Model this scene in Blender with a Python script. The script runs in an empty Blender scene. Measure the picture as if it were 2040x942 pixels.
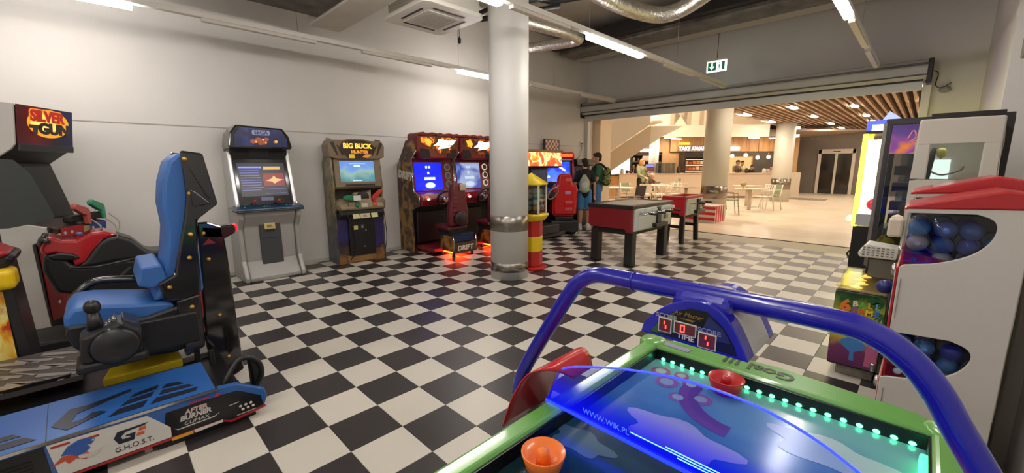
import bpy, bmesh, math, random
from mathutils import Vector, Matrix, Euler
random.seed(7)
C = bpy.context.scene.collection
PI = math.pi
R = math.radians
# ------------------------------------------------------------------ camera, world, light, exposure
sc = bpy.context.scene
cam = bpy.data.objects.new('camera', bpy.data.cameras.new('camera'))
C.objects.link(cam)
cam.data.sensor_width = 36.0
cam.data.lens = 36.0 * 817.0 / 2040.0
cam.data.clip_start = 0.02
cam.data.clip_end = 200
def cam_matrix(loc, yaw, pitch, roll):
    fw = Vector((-math.sin(yaw) * math.cos(pitch), math.cos(yaw) * math.cos(pitch), -math.sin(pitch)))
    rt = Vector((math.cos(yaw), math.sin(yaw), 0))
    up = rt.cross(fw)
    r2 = rt * math.cos(roll) + up * math.sin(roll)
    u2 = up * math.cos(roll) - rt * math.sin(roll)
    m = Matrix((r2, u2, -fw)).transposed().to_4x4()
    m.translation = Vector(loc)
    return m
cam.matrix_world = cam_matrix((0, 0, 1.464), R(45), R(9.76), R(-0.21))
sc.camera = cam
sc.view_settings.view_transform = 'Standard'
sc.view_settings.look = 'None'
sc.view_settings.gamma = 1.0
sc.view_settings.use_curve_mapping = False
sc.view_settings.exposure = 0.0
w = bpy.data.worlds.new('world'); sc.world = w; w.use_nodes = True
w.node_tree.nodes['Background'].inputs[0].default_value = (0.9, 0.92, 1, 1)
w.node_tree.nodes['Background'].inputs[1].default_value = 0.15
sc.cycles.max_bounces = 7; sc.cycles.diffuse_bounces = 4; sc.cycles.transparent_max_bounces = 16
sc.cycles.sample_clamp_indirect = 3.0
TUBE = 58.0        # strength of the lit track modules in the arcade
SLOT = 95.0        # strength of the slot lamps in the food court
def area(name, loc, sx, sy, power, col, rot=(0, 0, 0)):
    l = bpy.data.lights.new(name, 'AREA'); l.shape = 'RECTANGLE'; l.size = sx; l.size_y = sy
    l.energy = power; l.color = col
    o = bpy.data.objects.new(name, l); o.location = loc; o.rotation_euler = rot; C.objects.link(o)
    return o
ROOM_W = (1.0, 0.945, 0.875)
WARM = (1.0, 0.80, 0.58)
# ------------------------------------------------------------------ materials
def lin(c):
    if isinstance(c, str):
        c = c.lstrip('#'); c = [int(c[i:i+2], 16) for i in (0, 2, 4)]
    o = []
    for v in c[:3]:
        v = v / 255.0
        o.append(v / 12.92 if v <= 0.04045 else ((v + 0.055) / 1.055) ** 2.4)
    return (o[0], o[1], o[2], 1.0)
MATS = {}
def _new(name):
    m = bpy.data.materials.new(name); m.use_nodes = True
    return m, m.node_tree, m.node_tree.nodes['Principled BSDF']
def mat(col, rough=0.5, metal=0.0, coat=0.0, noise=0.0, nscale=8.0, bump=0.0, bscale=60.0, spec=0.5):
    key = ('m', str(col), rough, metal, coat, noise, nscale, bump, bscale, spec)
    if key in MATS: return MATS[key]
    m, nt, b = _new('paint')
    c = lin(col)
    b.inputs['Base Color'].default_value = c
    b.inputs['Roughness'].default_value = rough
    b.inputs['Metallic'].default_value = metal
    b.inputs['Coat Weight'].default_value = coat
    b.inputs['Coat Roughness'].default_value = 0.08
    b.inputs['Specular IOR Level'].default_value = spec
    tc = nt.nodes.new('ShaderNodeTexCoord')
    if noise:
        n = nt.nodes.new('ShaderNodeTexNoise'); n.inputs['Scale'].default_value = nscale; n.inputs['Detail'].default_value = 4
        nt.links.new(tc.outputs['Object'], n.inputs['Vector'])
        r = nt.nodes.new('ShaderNodeValToRGB')
        r.color_ramp.elements[0].position = .3; r.color_ramp.elements[1].position = .7
        r.color_ramp.elements[0].color = tuple(max(0, x * (1 - noise)) for x in c[:3]) + (1,)
        r.color_ramp.elements[1].color = tuple(min(1, x * (1 + noise)) for x in c[:3]) + (1,)
        nt.links.new(n.outputs['Fac'], r.inputs['Fac']); nt.links.new(r.outputs['Color'], b.inputs['Base Color'])
    if bump:
        n2 = nt.nodes.new('ShaderNodeTexNoise'); n2.inputs['Scale'].default_value = bscale; n2.inputs['Detail'].default_value = 3
        nt.links.new(tc.outputs['Object'], n2.inputs['Vector'])
        bp = nt.nodes.new('ShaderNodeBump'); bp.inputs['Strength'].default_value = bump; bp.inputs['Distance'].default_value = .01
        nt.links.new(n2.outputs['Fac'], bp.inputs['Height']); nt.links.new(bp.outputs['Normal'], b.inputs['Normal'])
    MATS[key] = m
    return m
def emi(col, s=1.0, base=None):
    key = ('e', str(col), s)
    if key in MATS: return MATS[key]
    m, nt, b = _new('glow')
    b.inputs['Base Color'].default_value = lin(base) if base else (0.02, 0.02, 0.02, 1)
    b.inputs['Emission Color'].default_value = lin(col)
    b.inputs['Emission Strength'].default_value = s
    b.inputs['Roughness'].default_value = .3
    MATS[key] = m
    return m
def glossy(m):
    b = m.node_tree.nodes['Principled BSDF']; b.inputs['Coat Weight'].default_value = 1.0; b.inputs['Coat Roughness'].default_value = .04
    return m
def art(stops, scale=3.0, rough=0.35, glow=0.0, detail=4.0, axis=None, warp=1.0, seed=0.0):
    """printed picture: noise bands through a colour ramp; axis mixes in a gradient along that local axis"""
    key = ('a', str(stops), scale, rough, glow, detail, axis, warp, seed)
    if key in MATS: return MATS[key]
    m, nt, b = _new('print')
    tc = nt.nodes.new('ShaderNodeTexCoord')
    mp = nt.nodes.new('ShaderNodeMapping'); mp.inputs['Location'].default_value = (seed, seed * 1.7, seed * .6)
    nt.links.new(tc.outputs['Object'], mp.inputs['Vector'])
    n = nt.nodes.new('ShaderNodeTexNoise'); n.inputs['Scale'].default_value = scale; n.inputs['Detail'].default_value = detail
    n.inputs['Distortion'].default_value = warp
    nt.links.new(mp.outputs['Vector'], n.inputs['Vector'])
    fac = n.outputs['Fac']
    if axis is not None:
        ax, lo, hi, k = axis
        sp = nt.nodes.new('ShaderNodeSeparateXYZ'); nt.links.new(tc.outputs['Object'], sp.inputs[0])
        mr = nt.nodes.new('ShaderNodeMapRange'); mr.inputs['From Min'].default_value = lo; mr.inputs['From Max'].default_value = hi
        nt.links.new(sp.outputs[ax], mr.inputs['Value'])
        mx = nt.nodes.new('ShaderNodeMix'); mx.inputs['Factor'].default_value = k
        nt.links.new(fac, mx.inputs['A']); nt.links.new(mr.outputs['Result'], mx.inputs['B'])
        fac = mx.outputs['Result']
    r = nt.nodes.new('ShaderNodeValToRGB')
    el = r.color_ramp.elements
    while len(el) < len(stops): el.new(0.5)
    for e, (p, c) in zip(el, stops): e.position = p; e.color = lin(c)
    nt.links.new(fac, r.inputs['Fac'])
    nt.links.new(r.outputs['Color'], b.inputs['Base Color'])
    b.inputs['Roughness'].default_value = rough
    if glow:
        nt.links.new(r.outputs['Color'], b.inputs['Emission Color']); b.inputs['Emission Strength'].default_value = glow
    MATS[key] = m
    return m
def glass(tint='ffffff', refl=0.08, rough=0.02, haze=0.0, hazecol='ffffff', glow=0.0):
    key = ('g', tint, refl, rough, haze, hazecol, glow)
    if key in MATS: return MATS[key]
    m = bpy.data.materials.new('clear_sheet'); m.use_nodes = True
    nt = m.node_tree; nt.nodes.clear()
    out = nt.nodes.new('ShaderNodeOutputMaterial')
    t = nt.nodes.new('ShaderNodeBsdfTransparent'); t.inputs[0].default_value = lin(tint)
    g = nt.nodes.new('ShaderNodeBsdfGlossy'); g.inputs['Roughness'].default_value = rough; g.inputs[0].default_value = (1, 1, 1, 1)
    lw = nt.nodes.new('ShaderNodeLayerWeight'); lw.inputs[0].default_value = .35
    mr = nt.nodes.new('ShaderNodeMapRange'); mr.inputs['To Min'].default_value = refl * .6; mr.inputs['To Max'].default_value = min(.9, refl * 4)
    nt.links.new(lw.outputs['Facing'], mr.inputs['Value'])
    mx = nt.nodes.new('ShaderNodeMixShader')
    nt.links.new(mr.outputs['Result'], mx.inputs[0]); nt.links.new(t.outputs[0], mx.inputs[1]); nt.links.new(g.outputs[0], mx.inputs[2])
    last = mx.outputs[0]
    if haze:
        if glow:
            d = nt.nodes.new('ShaderNodeEmission'); d.inputs[0].default_value = lin(hazecol); d.inputs[1].default_value = glow
        else:
            d = nt.nodes.new('ShaderNodeBsdfDiffuse'); d.inputs[0].default_value = lin(hazecol)
        m2 = nt.nodes.new('ShaderNodeMixShader'); m2.inputs[0].default_value = haze
        nt.links.new(last, m2.inputs[1]); nt.links.new(d.outputs[0], m2.inputs[2]); last = m2.outputs[0]
    nt.links.new(last, out.inputs[0])
    MATS[key] = m
    return m
def wood(c1, c2, scale=3.0, axis='X', rough=.5):
    key = ('w', c1, c2, scale, axis)
    if key in MATS: return MATS[key]
    m, nt, b = _new('wood')
    tc = nt.nodes.new('ShaderNodeTexCoord'); mp = nt.nodes.new('ShaderNodeMapping')
    mp.inputs['Scale'].default_value = {'X': (.15, 1, 1), 'Y': (1, .15, 1), 'Z': (1, 1, .15)}[axis]
    nt.links.new(tc.outputs['Object'], mp.inputs[0])
    n = nt.nodes.new('ShaderNodeTexNoise'); n.inputs['Scale'].default_value = scale * 6; n.inputs['Detail'].default_value = 5; n.inputs['Distortion'].default_value = .6
    nt.links.new(mp.outputs[0], n.inputs[0])
    r = nt.nodes.new('ShaderNodeValToRGB'); r.color_ramp.elements[0].color = lin(c1); r.color_ramp.elements[1].color = lin(c2)
    r.color_ramp.elements[0].position = .35; r.color_ramp.elements[1].position = .65
    nt.links.new(n.outputs[0], r.inputs[0]); nt.links.new(r.outputs[0], b.inputs['Base Color']); b.inputs['Roughness'].default_value = rough
    MATS[key] = m
    return m
# ------------------------------------------------------------------ mesh builder
class MB:
    def __init__(s): s.v = []; s.f = []; s.s = []; s.mi = []; s.x = None; s.cur = 0
    def add(s, vs, fs, smooth=False):
        o = len(s.v)
        for p in vs:
            p = Vector(p)
            s.v.append(s.x @ p if s.x else p)
        for f in fs:
            s.f.append([i + o for i in f]); s.s.append(smooth); s.mi.append(s.cur)
        return s
    def xf(s, loc=(0, 0, 0), rot=(0, 0, 0), scale=(1, 1, 1)):
        s.x = Matrix.LocRotScale(Vector(loc), Euler(rot), Vector(scale)); return s
    def box(s, x0, x1, y0, y1, z0, z1):
        v = [(x0, y0, z0), (x1, y0, z0), (x1, y1, z0), (x0, y1, z0), (x0, y0, z1), (x1, y0, z1), (x1, y1, z1), (x0, y1, z1)]
        return s.add(v, [(0, 3, 2, 1), (4, 5, 6, 7), (0, 1, 5, 4), (1, 2, 6, 5), (2, 3, 7, 6), (3, 0, 4, 7)])
    def prism(s, pts, a, b, axis='x', smooth=False):
        """closed outline extruded a..b; axis x: pts (y,z); axis y: pts (x,z); axis z: pts (x,y)"""
        def P(p, t):
            return (t, p[0], p[1]) if axis == 'x' else ((p[0], t, p[1]) if axis == 'y' else (p[0], p[1], t))
        n = len(pts)
        s.add([P(p, a) for p in pts] + [P(p, b) for p in pts], [])
        o = len(s.v) - 2 * n
        for f, sm in [(list(range(n - 1, -1, -1)), False), (list(range(n, 2 * n)), False)] + [([i, (i + 1) % n, n + (i + 1) % n, n + i], smooth) for i in range(n)]:
            s.f.append([k + o for k in f]); s.s.append(sm); s.mi.append(s.cur)
        return s
    def lathe(s, prof, seg=20, c=(0, 0, 0), axis='z', a0=0, a1=2 * PI):
        full = abs(a1 - a0 - 2 * PI) < 1e-6
        n = len(prof); k = seg if full else seg + 1
        vs = []
        for i in range(k):
            a = a0 + (a1 - a0) * i / seg
            for r, z in prof:
                p = (r * math.cos(a), r * math.sin(a), z)
                if axis == 'x': p = (z, r * math.cos(a), r * math.sin(a))
                elif axis == 'y': p = (r * math.sin(a), z, r * math.cos(a))
                vs.append((p[0] + c[0], p[1] + c[1], p[2] + c[2]))
        fs = []
        for i in range(seg):
            j = (i + 1) % k
            for q in range(n - 1): fs.append((i * n + q, j * n + q, j * n + q + 1, i * n + q + 1))
        s.add(vs, fs, True)
        o = len(s.v) - len(vs)
        if full:
            for q in (0, n - 1):
                if prof[q][0] > 1e-4:
                    s.f.append([o + i * n + q for i in range(k)]); s.s.append(False); s.mi.append(s.cur)
        return s
    def cyl(s, p0, p1, r, seg=12, r1=None):
        return s.tube([p0, p1], [r, r if r1 is None else r1], seg)
    def tube(s, pts, r, seg=10, closed=False):
        pts = [Vector(p) for p in pts]; n = len(pts)
        rs = r if isinstance(r, (list, tuple)) else [r] * n
        vs = []; up = None
        for i, p in enumerate(pts):
            if closed: t = pts[(i + 1) % n] - pts[i - 1]
            else: t = pts[min(i + 1, n - 1)] - pts[max(i - 1, 0)]
            t.normalize()
            if up is None:
                up = Vector((0, 0, 1)) if abs(t.z) < .9 else Vector((1, 0, 0))
            a = (up - t * up.dot(t))
            if a.length < 1e-5: a = t.orthogonal()
            a.normalize(); up = a; b = t.cross(a)
            for k in range(seg):
                an = 2 * PI * k / seg
                vs.append(p + (a * math.cos(an) + b * math.sin(an)) * rs[i])
        fs = []
        for i in range(n if closed else n - 1):
            j = (i + 1) % n
            for k in range(seg): fs.append((i * seg + k, i * seg + (k + 1) % seg, j * seg + (k + 1) % seg, j * seg + k))
        s.add(vs, fs, True)
        if not closed:
            o = len(s.v) - len(vs)
            s.f.append([o + k for k in range(seg)][::-1]); s.s.append(False); s.mi.append(s.cur)
            s.f.append([o + (n - 1) * seg + k for k in range(seg)]); s.s.append(False); s.mi.append(s.cur)
        return s
    def ell(s, c, r, seg=16, rings=10, top=1.0, bot=-1.0):
        if not isinstance(r, (list, tuple)): r = (r, r, r)
        vs = []; fs = []
        for i in range(rings + 1):
            t = -PI / 2 + PI * i / rings
            z = max(bot, min(top, math.sin(t))); q = math.sqrt(max(0, 1 - z * z)) if bot < z < top else math.cos(t)
            for k in range(seg):
                a = 2 * PI * k / seg
                vs.append((c[0] + r[0] * q * math.cos(a), c[1] + r[1] * q * math.sin(a), c[2] + r[2] * z))
        for i in range(rings):
            for k in range(seg): fs.append((i * seg + k, i * seg + (k + 1) % seg, (i + 1) * seg + (k + 1) % seg, (i + 1) * seg + k))
        return s.add(vs, fs, True)
    def slab(s, q, t):
        """quad q of four points given thickness t against its normal"""
        q = [Vector(p) for p in q]
        n = (q[1] - q[0]).cross(q[3] - q[0]).normalized() * t
        v = q + [p - n for p in q]
        return s.add(v, [(0, 1, 2, 3), (7, 6, 5, 4), (0, 4, 5, 1), (1, 5, 6, 2), (2, 6, 7, 3), (3, 7, 4, 0)])
    def sheet(s, rows, smooth=True, t=0.0):
        n = len(rows[0]); m_ = len(rows)
        vs = [p for r_ in rows for p in r_]
        fs = [(i * n + j, i * n + j + 1, (i + 1) * n + j + 1, (i + 1) * n + j) for i in range(m_ - 1) for j in range(n - 1)]
        return s.add(vs, fs, smooth)
    def build(s, name, m, parent=None, bevel=0.0, seg=2, solid=0.0, sub=0, raw=False):
        me = bpy.data.meshes.new(name)
        me.from_pydata([tuple(v) for v in s.v], [], s.f)
        me.polygons.foreach_set('use_smooth', s.s)
        ms = m if isinstance(m, (list, tuple)) else [m]
        for k in ms: me.materials.append(k)
        if len(ms) > 1: me.polygons.foreach_set('material_index', s.mi)
        if not raw:
            bm = bmesh.new(); bm.from_mesh(me)
            bmesh.ops.remove_doubles(bm, verts=bm.verts, dist=1e-6)
            bmesh.ops.recalc_face_normals(bm, faces=bm.faces)
            bm.to_mesh(me); bm.free()
        me.update()
        o = bpy.data.objects.new(name, me); C.objects.link(o)
        if parent is not None: o.parent = parent
        if solid:
            d = o.modifiers.new('solid', 'SOLIDIFY'); d.thickness = solid; d.offset = 0
        if bevel:
            d = o.modifiers.new('bevel', 'BEVEL'); d.width = bevel; d.segments = seg; d.limit_method = 'ANGLE'; d.angle_limit = R(40)
        if sub:
            d = o.modifiers.new('sub', 'SUBSURF'); d.levels = sub; d.render_levels = sub
        return o
def thing(name, label, cat, loc=(0, 0, 0), rz=0.0, group=None):
    o = bpy.data.objects.new(name, None); C.objects.link(o)
    o.empty_display_size = .1
    o.location = loc; o.rotation_euler = (0, 0, rz); o['label'] = label; o['category'] = cat
    if group: o['group'] = group
    return o
def tag(o, label, cat, group=None, loc=None, rz=None):
    o['label'] = label; o['category'] = cat
    if group: o['group'] = group
    if loc is not None: o.location = loc
    if rz is not None: o.rotation_euler = (0, 0, rz)
    return o
def struct(o): o['kind'] = 'structure'; return o
def stuff(o): o['kind'] = 'stuff'; return o
def dup(root, label=None, loc=None, rz=None, cat=None):
    r = root.copy(); C.objects.link(r)
    if loc is not None: r.location = loc
    if rz is not None: r.rotation_euler = (0, 0, rz)
    if label: r['label'] = label
    for ch in list(root.children):
        c = ch.copy(); C.objects.link(c); c.parent = r
        for g in list(ch.children):
            d = g.copy(); C.objects.link(d); d.parent = c
    return r
def text(s, size, m, parent, loc, rot=(PI / 2, 0, 0), ext=0.001, align='CENTER', name='lettering', shear=0.0, sx=1.0, space=1.0, off=0.0):
    cu = bpy.data.curves.new(name, 'FONT'); cu.body = s; cu.size = size; cu.extrude = ext; cu.align_x = align; cu.align_y = 'CENTER'
    cu.shear = shear; cu.space_character = space; cu.resolution_u = 3; cu.offset = off
    t = bpy.data.objects.new(name, cu)
    C.objects.link(t)
    dg = bpy.context.evaluated_depsgraph_get()
    me = bpy.data.meshes.new_from_object(t.evaluated_get(dg))
    bpy.data.objects.remove(t); bpy.data.curves.remove(cu)
    me.materials.clear(); me.materials.append(m); me.name = name
    o = bpy.data.objects.new(name, me); C.objects.link(o)
    o.location = loc; o.rotation_euler = rot; o.scale = (sx, 1, 1); o.parent = parent
    return o
def part(parent, name, m, bevel=0.0, **k):
    """shorthand: with part(...) style builder -> returns MB and finisher"""
    b = MB(); return b
def bx(parent, name, m, x0, x1, y0, y1, z0, z1, bevel=0.0, rot=None):
    b = MB()
    if rot is not None:
        cx, cy, cz = (x0 + x1) / 2, (y0 + y1) / 2, (z0 + z1) / 2
        b.xf((cx, cy, cz), rot); b.box(x0 - cx, x1 - cx, y0 - cy, y1 - cy, z0 - cz, z1 - cz)
    else: b.box(x0, x1, y0, y1, z0, z1)
    return b.build(name, m, parent, bevel)
def pr(parent, name, m, pts, a, b_, axis='x', bevel=0.0, smooth=False):
    return MB().prism(pts, a, b_, axis, smooth).build(name, m, parent, bevel)
def arc(cx, cz, r, a0, a1, n, rz=None):
    return [(cx + r * math.cos(R(a0 + (a1 - a0) * i / n)), cz + (rz or r) * math.sin(R(a0 + (a1 - a0) * i / n))) for i in range(n + 1)]
def bez(pts, n=8):
    """Catmull-Rom through points"""
    P = [Vector(p) for p in pts]; P = [P[0] * 2 - P[1]] + P + [P[-1] * 2 - P[-2]]
    o = []
    for i in range(1, len(P) - 2):
        for k in range(n):
            t = k / n
            a, b, c, d = P[i-1], P[i], P[i+1], P[i+2]
            o.append(.5 * ((2 * b) + (c - a) * t + (2 * a - 5 * b + 4 * c - d) * t * t + (3 * b - a - 3 * c + d) * t ** 3))
    o.append(P[-2]); return o
# common paints
BLACK = mat('1a1a1c', .35); BLACKG = mat('0c0c0e', .12, coat=.6); BLACKM = mat('141414', .6)
WHITE = mat('dcd8d0', .45); CHROME = mat('c8c8c8', .18, 1.0); STEEL = mat('9a968f', .35, 1.0); GREY = mat('55565a', .5)
RED = mat('a3141a', .3, coat=.4); YEL = mat('e2c418', .4); BLUE = mat('1b1ca0', .25, coat=.5); ORANGE = mat('e8772a', .4)
WINE = mat('70131f', .22, coat=.6); GOLD = mat('c89a4a', .35, .8); LABELY = mat('c9b76a', .5)
# ------------------------------------------------------------------ large structure: arcade room
XL, XR, YB, YE, ZC = -6.53, 0.44, -3.5, 9.4, 4.4
PAINT = mat('cfcbc6', .6, noise=.03, nscale=1.2, bump=.03, bscale=120)
CEILC = mat('a39c90', .8, noise=.12, nscale=1.5, bump=.15, bscale=30)
struct(MB().box(XL - .2, XL, YB, 9.62, 0, ZC).build('wall_left', PAINT))
b = MB(); b.box(XL, -.2, YE, YE + .2, 2.74, ZC); b.box(-.2, XR + .6, YE, YE + .2, 0, ZC)
struct(b.build('wall_back', PAINT))
b = MB(); b.box(XR, XR + .6, 6.3, YE, 0, ZC); b.box(XR + .42, XR + .6, 3.4, 6.3, 0, ZC); b.box(XR, XR + .6, 3.2, 3.4, 0, ZC); b.box(XR, XR + .2, YB, 3.2, 0, ZC)
struct(b.build('wall_right', PAINT))
struct(MB().box(XL, XR + .6, YB - .2, YB, 0, ZC).build('wall_front', PAINT))
struct(MB().box(XL - .2, XR + .6, YB - .2, YE, ZC, ZC + .15).build('ceiling', CEILC))
struct(MB().box(XL, XL + .006, YB, 9.2, 1.958, 1.972).build('trim_1', mat('a8a299', .5), bevel=.002))
struct(MB().box(XL, XL + .008, YB, 9.2, 0, .05).build('baseboard_left', mat('b9b3aa', .5), bevel=.002))
b = MB(); b.box(.385, .44, 2.96, 3.05, .0, 2.5); b.box(.40, .44, 2.1, 2.96, 2.4, 2.5)
struct(b.build('trim_2', mat('a9a39a', .45), bevel=.004))
b = MB(); b.box(.45, .86, 3.4, 5.7, 2.35, 2.62); b.box(.6, .86, 3.4, 4.4, 2.05, 2.35)
struct(b.build('trim_3', mat('6d675f', .6), bevel=.01))
# concrete drop panel and painted beam under the ceiling
struct(MB().box(-5.44, -3.3, -1.0, 2.12, 3.24, ZC).build('beam_concrete', mat('57534c', .9, noise=.4, nscale=5, bump=.6, bscale=25), bevel=.02))
struct(MB().box(-5.75, -3.3, 2.125, 2.52, 3.22, ZC).build('beam_painted', mat('c3bdb2', .7, noise=.06, nscale=4, bump=.2, bscale=40), bevel=.015))
# checkered floor: every tile a part of the floor
TS = .3
T0X, T0Y = -8.5034 * TS, 4.5332 * TS
FLOOR = struct(MB().box(XL, XR + .4, YB, YE, -.12, -.006).build('floor', mat('b9b2a4', .7)))
def tile_mat(name, col, amt):
    m, nt, bs = _new(name)
    c = lin(col)
    tc = nt.nodes.new('ShaderNodeTexCoord'); oi = nt.nodes.new('ShaderNodeObjectInfo')
    ge = nt.nodes.new('ShaderNodeNewGeometry')
    n = nt.nodes.new('ShaderNodeTexNoise'); n.inputs['Scale'].default_value = 3.0; n.inputs['Detail'].default_value = 6; n.inputs['Roughness'].default_value = .7
    nt.links.new(ge.outputs['Position'], n.inputs['Vector'])
    ad = nt.nodes.new('ShaderNodeMath'); ad.operation = 'MULTIPLY_ADD'; ad.inputs[1].default_value = .25
    nt.links.new(oi.outputs['Random'], ad.inputs[0]); nt.links.new(n.outputs['Fac'], ad.inputs[2])
    r = nt.nodes.new('ShaderNodeValToRGB'); r.color_ramp.elements[0].position = .35; r.color_ramp.elements[1].position = .9
    r.color_ramp.elements[0].color = tuple(x * (1 - amt) for x in c[:3]) + (1,); r.color_ramp.elements[1].color = tuple(min(1, x * (1 + amt)) for x in c[:3]) + (1,)
    nt.links.new(ad.outputs[0], r.inputs[0]); nt.links.new(r.outputs[0], bs.inputs['Base Color'])
    r2 = nt.nodes.new('ShaderNodeMapRange'); r2.inputs['To Min'].default_value = .26; r2.inputs['To Max'].default_value = .42
    nt.links.new(n.outputs['Fac'], r2.inputs['Value']); nt.links.new(r2.outputs[0], bs.inputs['Roughness'])
    return m
TW, TB = tile_mat('tile_white', 'c6c0b4', .05), tile_mat('tile_black', '2c2829', .25)
def tile_geo(b, x0, x1, y0, y1):
    e = .002; g = .0008
    v = [(x0 + g, y0 + g, -.008), (x1 - g, y0 + g, -.008), (x1 - g, y1 - g, -.008), (x0 + g, y1 - g, -.008),
         (x0 + g, y0 + g, -.0012), (x1 - g, y0 + g, -.0012), (x1 - g, y1 - g, -.0012), (x0 + g, y1 - g, -.0012),
         (x0 + e, y0 + e, 0), (x1 - e, y0 + e, 0), (x1 - e, y1 - e, 0), (x0 + e, y1 - e, 0)]
    f = [(8, 9, 10, 11)] + [(i, (i + 1) % 4, 4 + (i + 1) % 4, 4 + i) for i in range(4)] + [(4 + i, 4 + (i + 1) % 4, 8 + (i + 1) % 4, 8 + i) for i in range(4)]
    b.add(v, f)
tm = []
for k, m in ((0, TW), (1, TB)):
    b = MB(); tile_geo(b, -TS / 2, TS / 2, -TS / 2, TS / 2); o = b.build('tile', m); tm.append(o)
whole, cut = [], []
def in_view(x, y):
    d = Vector((x, y, -1.464)); m = cam.matrix_world.to_3x3().transposed() @ d
    if m.z > -.3: return False
    return abs(m.x / -m.z) < 1.27 and -.60 < m.y / -m.z < .6
for i in range(-20, 24):
    for j in range(-20, 14):
        cx, cy = T0X + (j + .5) * TS, T0Y + (i + .5) * TS
        x0, x1, y0, y1 = max(XL, cx - TS / 2), min(XR, cx + TS / 2), max(YB, cy - TS / 2), min(9.36, cy + TS / 2)
        if x1 - x0 < .01 or y1 - y0 < .01: continue
        full = (x1 - x0 > TS - 1e-4 and y1 - y0 > TS - 1e-4)
        d = math.hypot(cx, cy)
        if full and in_view(cx, cy) and not (d < 1.9 and cx > -1.0): whole.append((d, cx, cy, (i + j) % 2))
        else: cut.append((x0, x1, y0, y1, (i + j) % 2))
whole.sort()
first = [True, True]
for d, cx, cy, k in whole[:300]:
    o = tm[k] if first[k] else tm[k].copy()
    if not first[k]: C.objects.link(o)
    first[k] = False
    o.location = (cx, cy, 0); o.parent = FLOOR
b = MB()
for x0, x1, y0, y1, k in cut + [(q[1] - TS / 2, q[1] + TS / 2, q[2] - TS / 2, q[2] + TS / 2, q[3]) for q in whole[300:]]:
    b.cur = k; tile_geo(b, x0, x1, y0, y1)
o = b.build('far_tiles', [TW, TB], FLOOR); stuff(o)
# column with two steel bands
col = struct(MB().lathe([(.25, 0), (.25, ZC)], 48, (-3.83, 3.78, 0)).build('column', mat('e4e2de', .45, noise=.015, nscale=3, bump=.02, bscale=90)))
for z0, z1, r in ((.10, .22, .253), (.635, .835, .253)):
    MB().lathe([(r - .004, z0), (r, z0 + .002), (r, z1 - .002), (r - .004, z1)], 48, (-3.83, 3.78, 0)).build('steel_band', mat('9a948c', .3, 1.0), col)
# ------------------------------------------------------------------ ceiling fittings
def track(x, y0, y1, lit, off, label):
    t = thing('track_light', label, 'light', (x, 0, 0), 0, 'white track lights under the ceiling')
    MB().box(-.035, .035, y0, y1, 2.985, 3.04).build('rail', mat('d9d5cd', .4), t, .004)
    for a, c in lit:
        o = MB().box(-.038, .038, a, c, 2.935, 2.985).build('lit_module', emi('fff8f1', TUBE), t, .004); o['label'] = 'glowing white light module'
    for a, c in off:
        MB().box(-.03, .03, a, c, 2.95, 2.985).build('unlit_module', mat('cfcabf', .35), t, .004)
    y = y0 + .4
    while y < y1:
        MB().cyl((0, y, 3.04), (0, y, ZC), .003, 6).build('hanger', STEEL, t); y += 2.4
track(-5.5, -3.3, 9.05, [(-.8, .43), (4.3, 5.53)], [(.96, 2.1), (2.69, 3.79), (6.0, 7.2), (7.6, 9.0)], 'white track light with lit tube running above the long left wall')
track(-3.0, -3.3, 8.95, [(-3.1, -1.9), (-.9, .33), (1.6, 2.85), (4.28, 5.55)], [(3.0, 3.9), (6.3, 7.35), (7.7, 8.9)], 'white track light with bright tube crossing behind the column toward exit sign')  # first and third lit modules are unseen, added to brighten column and walls
track(-.75, -3.3, 8.9, [(-3.1, -1.9), (-.7, .53), (1.9, 3.1), (4.42, 5.66)], [(3.2, 4.1), (5.85, 7.2), (7.5, 8.8)], 'white track light ending over the right end of rolled shutter')  # here too the first and third lit modules are unseen, added fill
# air conditioning cassette
t = thing('air_conditioner', 'white square ceiling cassette air conditioner left of the column', 'air conditioner', (-4.42, 3.10, 3.2))
ACW = mat('e2ded4', .4)
b = MB(); b.prism(arc(.36, .33, .1, 0, 90, 5) + arc(-.36, .33, .1, 90, 180, 5) + arc(-.36, -.33, .1, 180, 270, 5) + arc(.36, -.33, .1, 270, 360, 5), 0, .05, 'z')
b.build('fascia', ACW, t, .008)
MB().box(-.4, .4, -.38, .38, .05, .32).build('housing', mat('cfcbc0', .5), t, .01)
MB().box(-.25, .25, -.25, .25, -.012, 0).build('grille', mat('d3cfc5', .5), t, .006)
b = MB()
for k in range(14): b.box(-.2, .2, -.2 + k * .03, -.194 + k * .03, -.016, -.011)
b.build('louvre', mat('a8a398', .5), t)
for (x0, x1, y0, y1) in ((-.22, .22, .29, .32), (-.22, .22, -.32, -.29), (.30, .33, -.22, .22), (-.33, -.30, -.22, .22)):
    MB().box(x0, x1, y0, y1, -.004, .002).build('air_slot', BLACKM, t)
for sx in (-.35, .35):
    for sy in (-.32, .32): MB().cyl((sx, sy, .32), (sx, sy, ZC - 3.2), .005, 6).build('rod', STEEL, t)
b = MB(); b.tube([(-.5, .45, .12), (-.1, .5, .12), (.2, .9, .2), (.9, 1.3, .25)], .035, 8); b.tube([(-.42, .55, .14), (.4, .62, .2), (1.0, 1.0, .25)], .03, 8)
b.build('pipework', BLACK, t)
b = MB(); b.tube([(-.3, .62, .12), (-.3, .62, .0)], .004, 6); b.lathe([(0, -.09), (.02, -.08), (.025, -.03), (.008, 0)], 10, (-.3, .62, 0)); b.build('drain_plug', BLACKM, t)
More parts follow.
